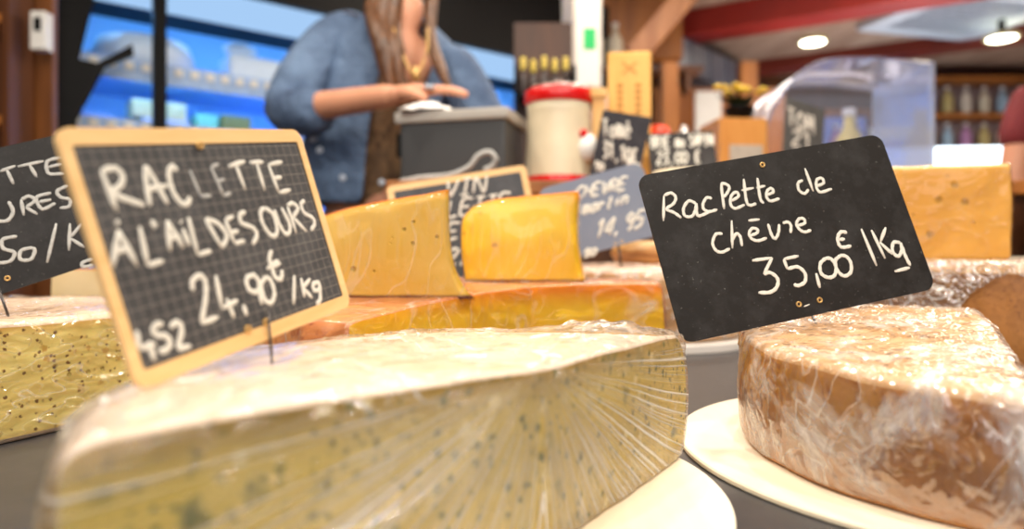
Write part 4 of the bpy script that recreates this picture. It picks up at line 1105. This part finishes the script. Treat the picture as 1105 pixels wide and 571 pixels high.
for r, z in enumerate(zs[:2]):
    for i in range(13):
        k = (i*3+r) % 5
        o = protos[k] if k not in used else copy_tree(protos[k]); used.add(k)
        o.location = (4.55-.9+i*.16, 6.0, z)
        cn = ['cream', 'mauve', 'white', 'pale blue', 'straw-yellow'][k]
        o['label'] = '%s bottle on the %s far shelf, number %d from the left end' % (cn, rown[r], i+1); o['group'] = 'bottles on the far shelf'; o['category'] = 'bottle'

led = empty('window_ledge', (3.0, 6.2, CZ+.84), 0, 'wooden ledge with bottles under the far bluish window', 'ledge')
obj('ledge_board', box(BM(), -.5, .5, -.1, .1, -.03, 0), wd_mid, led); [obj('bracket', box(BM(), x-.01, x+.01, .05, .16, -.10, -.03), wd_dark, led) for x in (-.4, .4)]
obj('ledge_front', box(BM(), -.5, .5, -.1, -.08, -.10, -.03), wd_dark, led)
for i, (x, k, sc_) in enumerate(((2.58, 2, 1.5), (2.76, 3, 1.1), (2.92, 1, 1.3), (3.08, 4, 1.6), (3.24, 2, 1.2), (3.40, 1, 1.5))):
    o = copy_tree(protos[k]); o.location = (x, 6.18, CZ+.84); o.scale = (sc_, sc_, sc_); o['category'] = 'bottle'; o['group'] = 'bottles on the far window ledge'
    o['label'] = '%s bottle on the far window ledge, %s from the left' % (['cream', 'mauve', 'white', 'pale blue', 'straw-yellow'][k], ['first', 'second', 'third', 'fourth', 'fifth', 'sixth'][i])
# ================================================================== PEOPLE
m_skin = N('skin'); _s = m_skin
m_skin = _s.bsdf(Base_Color=_s.mix(_s.noise(12), srgb(206, 142, 110), srgb(224, 164, 132)), Roughness=.5, Subsurface_Weight=.1, Subsurface_Scale=.01)
m_hair = wood('brown_hair', srgb(50, 30, 18), srgb(122, 80, 48), 20, (6, 6, .3), .4)
sd = N('denim'); f_ = sd.noise(8, 3); w_ = sd.noise(260, 2)
m_denim = sd.bsdf(Base_Color=sd.mix(sd.map(sd.math('ADD', f_, sd.math('MULTIPLY', w_, .3)), .45, .85), srgb(56, 74, 104), srgb(108, 132, 164)), Roughness=.85, Normal=sd.bump(sd.noise(14, 3, .6, dist=1.0), .8, .02))
def skin(name, J, E, m, parent, sub=2, root=0):
    me = bpy.data.meshes.new(name)
    org = (parent.parent or parent).location if parent else Vector()
    me.from_pydata([tuple(Vector(j[0])-org) for j in J], E, [])
    o = link(name, me, m, parent)
    md = o.modifiers.new('skin', 'SKIN'); md.use_smooth_shade = True; md.branch_smoothing = .3
    for v, j in zip(me.skin_vertices[0].data, J):
        r = j[1]; v.radius = (r, r) if not isinstance(r, tuple) else r
        v.use_root = False
    me.skin_vertices[0].data[root].use_root = True
    s_ = o.modifiers.new('sub', 'SUBSURF'); s_.levels = sub; s_.render_levels = sub
    return o
def chain(n, start=0): return [(i+start, i+start+1) for i in range(n-1)]
def hand(wrist, d, down, side, m, parent, curl=.6, s=1.0):
    """palm + five fingers. d: pointing direction, down: palm side, side: towards the thumb"""
    d, down, side = Vector(d).normalized(), Vector(down).normalized(), Vector(side).normalized()
    J = [(wrist-d*.02, .024*s)]; E = []
    J.append((wrist+d*.045*s, (.030*s, .017*s))); E.append((0, 1))
    for k, (off, ln) in enumerate(((.030, .068), (.010, .076), (-.010, .071), (-.029, .056))):
        b = wrist+d*.085*s+side*off*s
        J.append((b, .0105*s)); E.append((1, len(J)-1)); cur = b; dd = d.copy()
        for q, fr in enumerate((.45, .32, .23)):
            dd = (dd+down*curl*(.45+.35*q)).normalized(); cur = cur+dd*ln*fr*s
            J.append((cur, (.0095-.0012*q)*s)); E.append((len(J)-2, len(J)-1))
    J.append((wrist+d*.03*s+side*.032*s, .013*s)); E.append((1, len(J)-1))
    cur = J[-1][0]; dd = (d+side*.8+down*.3).normalized()
    for q, ln in enumerate((.032, .026)):
        cur = cur+dd*ln*s; dd = (dd-side*.35+down*.2).normalized(); J.append((cur, (.011-.0015*q)*s)); E.append((len(J)-2, len(J)-1))
    return skin('hand', J, E, m, parent, 2)
def head(c, R, m, mh, parent, yaw=0, s=1.0, longhair=True):
    """face towards -y before yaw"""
    bm = BM(); bmesh.ops.create_icosphere(bm, subdivisions=5, radius=1)
    for v in bm.verts:
        x, y, z = v.co
        q = Vector((x*.075, y*.095, z*.115))
        if z < 0: q.x *= 1+.28*z; q.y *= 1+.12*z
        if y < 0:
            g = lambda cx, cz, sx, sz: math.exp(-((x-cx)/sx)**2-((z-cz)/sz)**2)
            q.y -= .022*g(0, -.22, .16, .16)+.012*g(0, 0, .10, .25)          # nose
            q.y += .012*g(.36, .03, .2, .13)+.012*g(-.36, .03, .2, .13)      # eye sockets
            q.y -= .007*g(0, -.50, .26, .05)+.007*g(0, -.58, .22, .05)       # lips
            q.y -= .010*g(0, -.85, .3, .15)
        if abs(x) > .9 and abs(z+.05) < .25 and -.2 < y < .35: q.x += math.copysign(.012, x)
        v.co = q*s
    M_ = Matrix.Translation(Vector(c)-parent.location) @ Matrix.Rotation(yaw, 4, 'Z') @ R
    for v in bm.verts: v.co = M_ @ v.co
    h = obj('head', bm, m, parent, True)
    for sx in (-1, 1):
        e = BM(); bmesh.ops.create_icosphere(e, subdivisions=2, radius=.011*s)
        for v in e.verts: v.co = M_ @ (v.co+Vector((sx*.027, -.078, .004))*s)
        obj('eye', e, m_white, h, True)
        e = BM(); bmesh.ops.create_icosphere(e, subdivisions=2, radius=.006*s)
        for v in e.verts: v.co = M_ @ (v.co+Vector((sx*.027, -.0855, .004))*s)
        obj('iris', e, m_black, h, True)
    e = BM(); tube(e, smooth_line([M_ @ (Vector((x, -.094-.004*(1-abs(x)/.02), -.062))*s) for x in (-.02, 0, .02)]), .0035*s, 8)
    obj('lips', e, plain('lip', srgb(176, 86, 80), .4), h, True)
    bm = BM(); bmesh.ops.create_icosphere(bm, subdivisions=4, radius=1)
    dl = [v for v in bm.verts if (v.co.y < -.25 and v.co.z < .55) or v.co.z < -.55]
    bmesh.ops.delete(bm, geom=dl, context='VERTS')
    for v in bm.verts: v.co = M_ @ (Vector((v.co.x*.087, v.co.y*.107+.004, v.co.z*.126))*s*(1+.02*noise.noise(v.co*7)))
    o = obj('hair', bm, mh, parent, True); so = o.modifiers.new('thick', 'SOLIDIFY'); so.thickness = .008
    return h, M_

D = 1.93
base = W(400, 275, D+.04); base.z = .16
wo = empty('person', base, 0, 'long-haired person in a loose denim shirt with one hand on the grey box', 'person')
def V3(px, py, Y): return W(px, py, Y)
m_dress = wood('brown_dress', srgb(72, 56, 44), srgb(150, 118, 84), 12, (3, 3, 1), .7)
pel = Vector((base.x, D+.06, 1.06))
# body (skin) as one continuous surface
nk, hd = V3(437, 28, D-.08), V3(450, -38, D-.12)
shR, elR, wrR = V3(362, 34, D-.03), V3(308, 120, D-.17), V3(424, 103, D-.36)
shL, elL, wrL = V3(492, 72, D-.04), V3(540, 165, D-.10), V3(500, 150, D-.20)
J = [(pel, (.15, .11)), (pel+Vector((.01, -.02, .17)), (.12, .09)), (V3(408, 115, D-.02), (.13, .10)), (V3(425, 62, D-.04), (.12, .08)), (nk, .05), (nk.lerp(hd, .6), .05),
     (shR, .05), (elR, .040), (elR.lerp(wrR, .35), .038), (wrR+(wrR-elR).normalized()*.02, .027), (shL, .05), (elL, .038), (elL.lerp(wrL, .4), .036), (wrL, .025)]
E = [(0, 1), (1, 2), (2, 3), (3, 4), (4, 5), (3, 6), (6, 7), (7, 8), (8, 9), (3, 10), (10, 11), (11, 12), (12, 13)]
for sx in (-1, 1):
    k = len(J); hp = pel+Vector((sx*.09, 0, -.06))
    J += [(hp, .088), (Vector((hp.x+sx*.01, hp.y-.01, .62)), .058), (Vector((hp.x+sx*.01, hp.y+.02, .25)), .038), (Vector((hp.x+sx*.015, hp.y-.08, .20)), .032)]
    E += [(0, k), (k, k+1), (k+1, k+2), (k+2, k+3)]
skin('body', J, E, m_skin, wo)
hand(wrR, V3(476, 96, D-.37)-wrR, (.1, -.1, -1), (.1, -.9, -.2), m_skin, wo, .28, 1.1)
hand(wrL, V3(470, 146, D-.26)-wrL, (0, -.2, -1), (0, -.9, .2), m_skin, wo, .5)
# ring on the finger
bm = BM(); lathe(bm, [(.010, -.002), (.012, -.002), (.012, .003), (.010, .003)], 16); q = V3(463, 94, D-.42)
obj('ring', bm, m_gr, wo, True, loc=q-base)
# dress, shirt, trousers
J = [(pel+Vector((0, 0, -.05)), (.165, .125)), (pel+Vector((.01, -.02, .17)), (.135, .105)), (V3(412, 115, D-.03), (.14, .11)), (V3(430, 70, D-.06), (.10, .085)), (V3(436, 50, D-.055), (.06, .06))]
skin('dress', J, chain(5), m_dress, wo)
bm = BM()
# open denim shirt: shell around the torso, open at the front, with two fronts hanging
rows = []
levels = [(225, .215, .150, D+.04), (185, .200, .145, D+.02), (145, .190, .140, D), (110, .190, .135, D-.01), (75, .200, .125, D-.02), (48, .185, .105, D-.03), (30, .13, .085, D-.04), (20, .075, .07, D-.05)]
cxs = [398, 400, 404, 410, 418, 425, 430, 435]
for (py, rx, ry, Y), cx_ in zip(levels, cxs):
    c0 = V3(cx_, py, Y); row = []
    n = 40
    for i in range(n+1):
        a = math.radians(-48+(322-0)*i/n)   # opening towards the camera, a little to the right
        x, y = rx*math.cos(a), ry*math.sin(a)
        fold = 1+.05*math.sin(i*1.9+py*.03)+.05*noise.noise(Vector((i*.35, py*.02, 0)))
        v = Vector((c0.x+x*fold, c0.y+y*fold, c0.z-.16*x*(1 if py < 130 else .3)))
        row.append(bm.verts.new(v-base))
    rows.append(row)
for a_, b_ in zip(rows, rows[1:]):
    for i in range(len(a_)-1): bm.faces.new((a_[i], a_[i+1], b_[i+1], b_[i]))
sh = obj('denim_shirt', bm, m_denim, wo, True)
so = sh.modifiers.new('t', 'SOLIDIFY'); so.thickness = .008; sb = sh.modifiers.new('s', 'SUBSURF'); sb.levels = 1; sb.render_levels = 2
cuff = elR.lerp(wrR, .42)
skin('sleeve', [(V3(408, 42, D-.03), .085), (shR+Vector((.0, 0, -.01)), .082), (shR.lerp(elR, .5)+Vector((-.01, 0, 0)), .076), (elR+Vector((-.005, 0, -.01)), .070), (elR.lerp(wrR, .22)+Vector((0, 0, -.012)), .066), (cuff+Vector((0, 0, -.008)), .062)], chain(6), m_denim, sh, 2)
cuL = elL.lerp(wrL, .4)
skin('sleeve', [(V3(470, 66, D-.02), .065), (shL, .072), (shL.lerp(elL, .5), .068), (elL, .062), (cuL, .055)], chain(5), m_denim, sh, 2)
for i, (px, py) in enumerate(((338, 150), (345, 162), (370, 192), (412, 197))):
    bm = BM(); lathe(bm, [(.008, 0), (.008, .004), (.004, .005)], 14, axis=(0, -1, 0)); obj('button', bm, m_gr, sh, True, loc=V3(px, py, D-.17)-base)
bm = BM(); lathe(bm, [(.10, .0), (.11, .02), (.115, .3), (.10, .75), (.08, .8)], 20)
skin('trousers', [(pel+Vector((0, 0, .02)), (.16, .12)), (pel+Vector((-.09, 0, -.08)), .10), (Vector((pel.x-.10, pel.y, .62)), .07), (Vector((pel.x-.10, pel.y+.02, .24)), .055), (pel+Vector((.09, 0, -.08)), .10), (Vector((pel.x+.10, pel.y, .62)), .07), (Vector((pel.x+.10, pel.y+.02, .24)), .055)], [(0, 1), (1, 2), (2, 3), (0, 4), (4, 5), (5, 6)], plain('dark_trousers', srgb(40, 44, 60), .8), wo)
for sx in (-1, 1):
    x = pel.x+sx*.105
    bm = BM(); bmesh.ops.create_icosphere(bm, subdivisions=3, radius=1)
    for v in bm.verts: v.co = Vector((x+v.co.x*.045, pel.y-.05+v.co.y*.125, .16+.045+max(-1, v.co.z)*.045))-base
    obj('shoe', bm, m_black, wo, True)
h_, HM = head(hd+Vector((0, 0, .05)), Matrix.Rotation(.35, 4, 'X'), m_skin, m_hair, wo, .35)
# long locks both sides of the neck
for (a, b_, c_, d_, r) in (((425, -30), (412, 20), (416, 60), (424, 108), .030), ((432, -25), (422, 25), (427, 60), (434, 100), .026), ((470, -25), (464, 35), (476, 75), (488, 102), .016), ((418, -30), (402, 8), (408, 40), (414, 80), .022)):
    bm = BM(); pts = smooth_line([V3(a[0], a[1], D-.10)-base, V3(b_[0], b_[1], D-.15)-base, V3(c_[0], c_[1], D-.20)-base, V3(d_[0], d_[1], D-.21)-base])
    n = len(pts); tube(bm, pts, [r*(1.0 if i < n*.6 else 1-.7*(i-n*.6)/(n*.4)) for i in range(n)], 10); obj('hair_lock', bm, m_hair, wo, True)
bm = BM(); tube(bm, smooth_line([V3(424, 30, D-.19)-base, V3(436, 62, D-.21)-base, V3(448, 82, D-.215)-base, V3(460, 58, D-.20)-base, V3(462, 30, D-.19)-base]), .003, 6)
nl = obj('necklace', bm, m_brass, wo, True)
bm = BM(); lathe(bm, [(.002, 0), (.012, .006), (.012, .03), (.003, .038)], 12); obj('pendant', bm, m_brass, nl, True, loc=V3(449, 88, D-.22)-base)
# paper under her hand
bm = BM(); bmesh.ops.create_grid(bm, x_segments=16, y_segments=12, size=1)
for v in bm.verts: v.co = Vector((v.co.x*.055, v.co.y*.045, .012+.022*(1-v.co.x**2)*(1-v.co.y**2)+.006*noise.noise(v.co*3)))
bx = empty.__name__
p = W(462, 118, 1.43)
o = obj('paper_sheet', bm, plain('paper', srgb(240, 236, 232), .7, vary=.02), None, True, loc=(p.x, p.y, RZ+.148)); so = o.modifiers.new('t', 'SOLIDIFY'); so.thickness = .001
tag(o, 'crumpled white paper on the box lid under the hand', 'paper')

# customer at the right edge, far
Yc = 2.12; px0 = 1168
b2 = W(px0, 275, Yc); b2.z = 0
pp = empty('person', b2, 0, 'person in a dark red top standing at the far right edge', 'person')
h = lambda z, dx=0, dy=0: Vector((b2.x+dx, b2.y+dy, z))
J = [(h(.95), (.15, .10)), (h(1.15), (.12, .09)), (h(1.34), (.14, .1)), (h(1.48), .05), (h(1.55), .05), (h(1.42, -.17), .05), (h(1.14, -.22, .0), .04), (h(.90, -.16, -.12), .028), (h(1.42, .17), .05), (h(1.14, .22), .04), (h(.9, .2, -.1), .028)]
E = [(0, 1), (1, 2), (2, 3), (3, 4), (2, 5), (5, 6), (6, 7), (2, 8), (8, 9), (9, 10)]
for sx in (-1, 1):
    k = len(J); J += [(h(.88, sx*.09), .085), (h(.48, sx*.10, -.01), .058), (h(.09, sx*.10, .02), .036), (h(.04, sx*.11, -.09), .032)]; E += [(0, k), (k, k+1), (k+1, k+2), (k+2, k+3)]
skin('body', J, E, m_skin, pp)
hand(h(.90, -.16, -.12), (.05, -.5, -.9), (.8, 0, 0), (0, -.8, .4), m_skin, pp, .3); hand(h(.9, .2, -.1), (0, -.5, -.9), (-.8, 0, 0), (0, -.8, .4), m_skin, pp, .3)
m_rt = plain('dark_red_cloth', srgb(120, 34, 40), .8)
skin('top', [(h(.93), (.165, .115)), (h(1.15), (.14, .105)), (h(1.34), (.15, .11)), (h(1.43), .08), (h(1.42, -.17), .065), (h(1.25, -.205), .058), (h(1.42, .17), .065), (h(1.25, .205), .058)], [(0, 1), (1, 2), (2, 3), (2, 4), (4, 5), (2, 6), (6, 7)], m_rt, pp)
skin('trousers', [(h(.93), (.155, .105)), (h(.86, -.09), .095), (h(.48, -.10), .068), (h(.10, -.1), .05), (h(.86, .09), .095), (h(.48, .10), .068), (h(.10, .1), .05)], [(0, 1), (1, 2), (2, 3), (0, 4), (4, 5), (5, 6)], plain('grey_trousers', srgb(60, 60, 70), .8), pp)
head(h(1.66), Matrix.Identity(4), m_skin, plain('dark_hair', srgb(30, 22, 18), .5), pp, .3)
for sx in (-1, 1):
    bm = BM(); bmesh.ops.create_icosphere(bm, subdivisions=3, radius=1)
    for v in bm.verts: v.co = Vector((sx*.105+v.co.x*.045, -.05+v.co.y*.125, .045+v.co.z*.045))
    obj('shoe', bm, m_black, pp, True)

# ================================================================== LIGHT
def area(name, loc, tgt, sx, sy, e, col=(1, 1, 1), shape='RECTANGLE'):
    l = bpy.data.lights.new(name, 'AREA'); l.energy = e; l.color = col; l.shape = shape; l.size = sx
    if shape == 'RECTANGLE': l.size_y = sy
    o = bpy.data.objects.new(name, l); C.objects.link(o); o.location = loc
    o.rotation_euler = (Vector(tgt)-Vector(loc)).to_track_quat('-Z', 'Y').to_euler(); return o
warm = (1, .91, .78)
for i, (x, y) in enumerate(((-.75, 1.05), (-.15, 1.15), (.45, 1.1), (1.0, 1.0))):
    area('counter_light', (x, y, H-.12), (x*.6, .5, T), .06, .06, 10.5, warm, 'DISK')
for i, (x, y) in enumerate(((-.9, -.45), (.1, -.6), (1.0, -.35))):
    area('counter_light', (x, y, H-.12), (x*.5, .55, T), .08, .08, 15, warm, 'DISK')  # front row, put forward and strengthened to light the cheese faces
area('shop_fill', (0, -1.6, 2.0), (.1, 1.0, 1.0), 2.2, 1.2, 17, (1, .95, .9))  # soft front fill added behind the camera for surfaces facing it
area('shop_fill', (3.0, 3.2, H-.08), (3.0, 3.6, 0), 1.6, 1.6, 105, (1, .88, .72))
area('shop_fill', (.6, 2.6, H-.08), (.6, 2.6, 0), 1.4, .8, 36, (1, .86, .7))
area('shop_fill', (-1.6, 1.4, H-.08), (-1.2, 1.2, 0), .8, .8, 6, (1, .8, .6))
area('shop_fill', (2.6, 4.4, .3), (2.6, 5.0, 3), 2.6, 1.4, 75, (1, .88, .8))  # added up-light near the floor to brighten the ceiling, no fixture
w = bpy.data.worlds.new('world'); bpy.context.scene.world = w; w.use_nodes = True
bg = w.node_tree.nodes['Background']; bg.inputs[0].default_value = (.80, .88, 1, 1); bg.inputs[1].default_value = .5
vs = bpy.context.scene.view_settings
vs.view_transform = 'Standard'; vs.look = 'None'; vs.gamma = 1; vs.use_curve_mapping = False; vs.exposure = .05
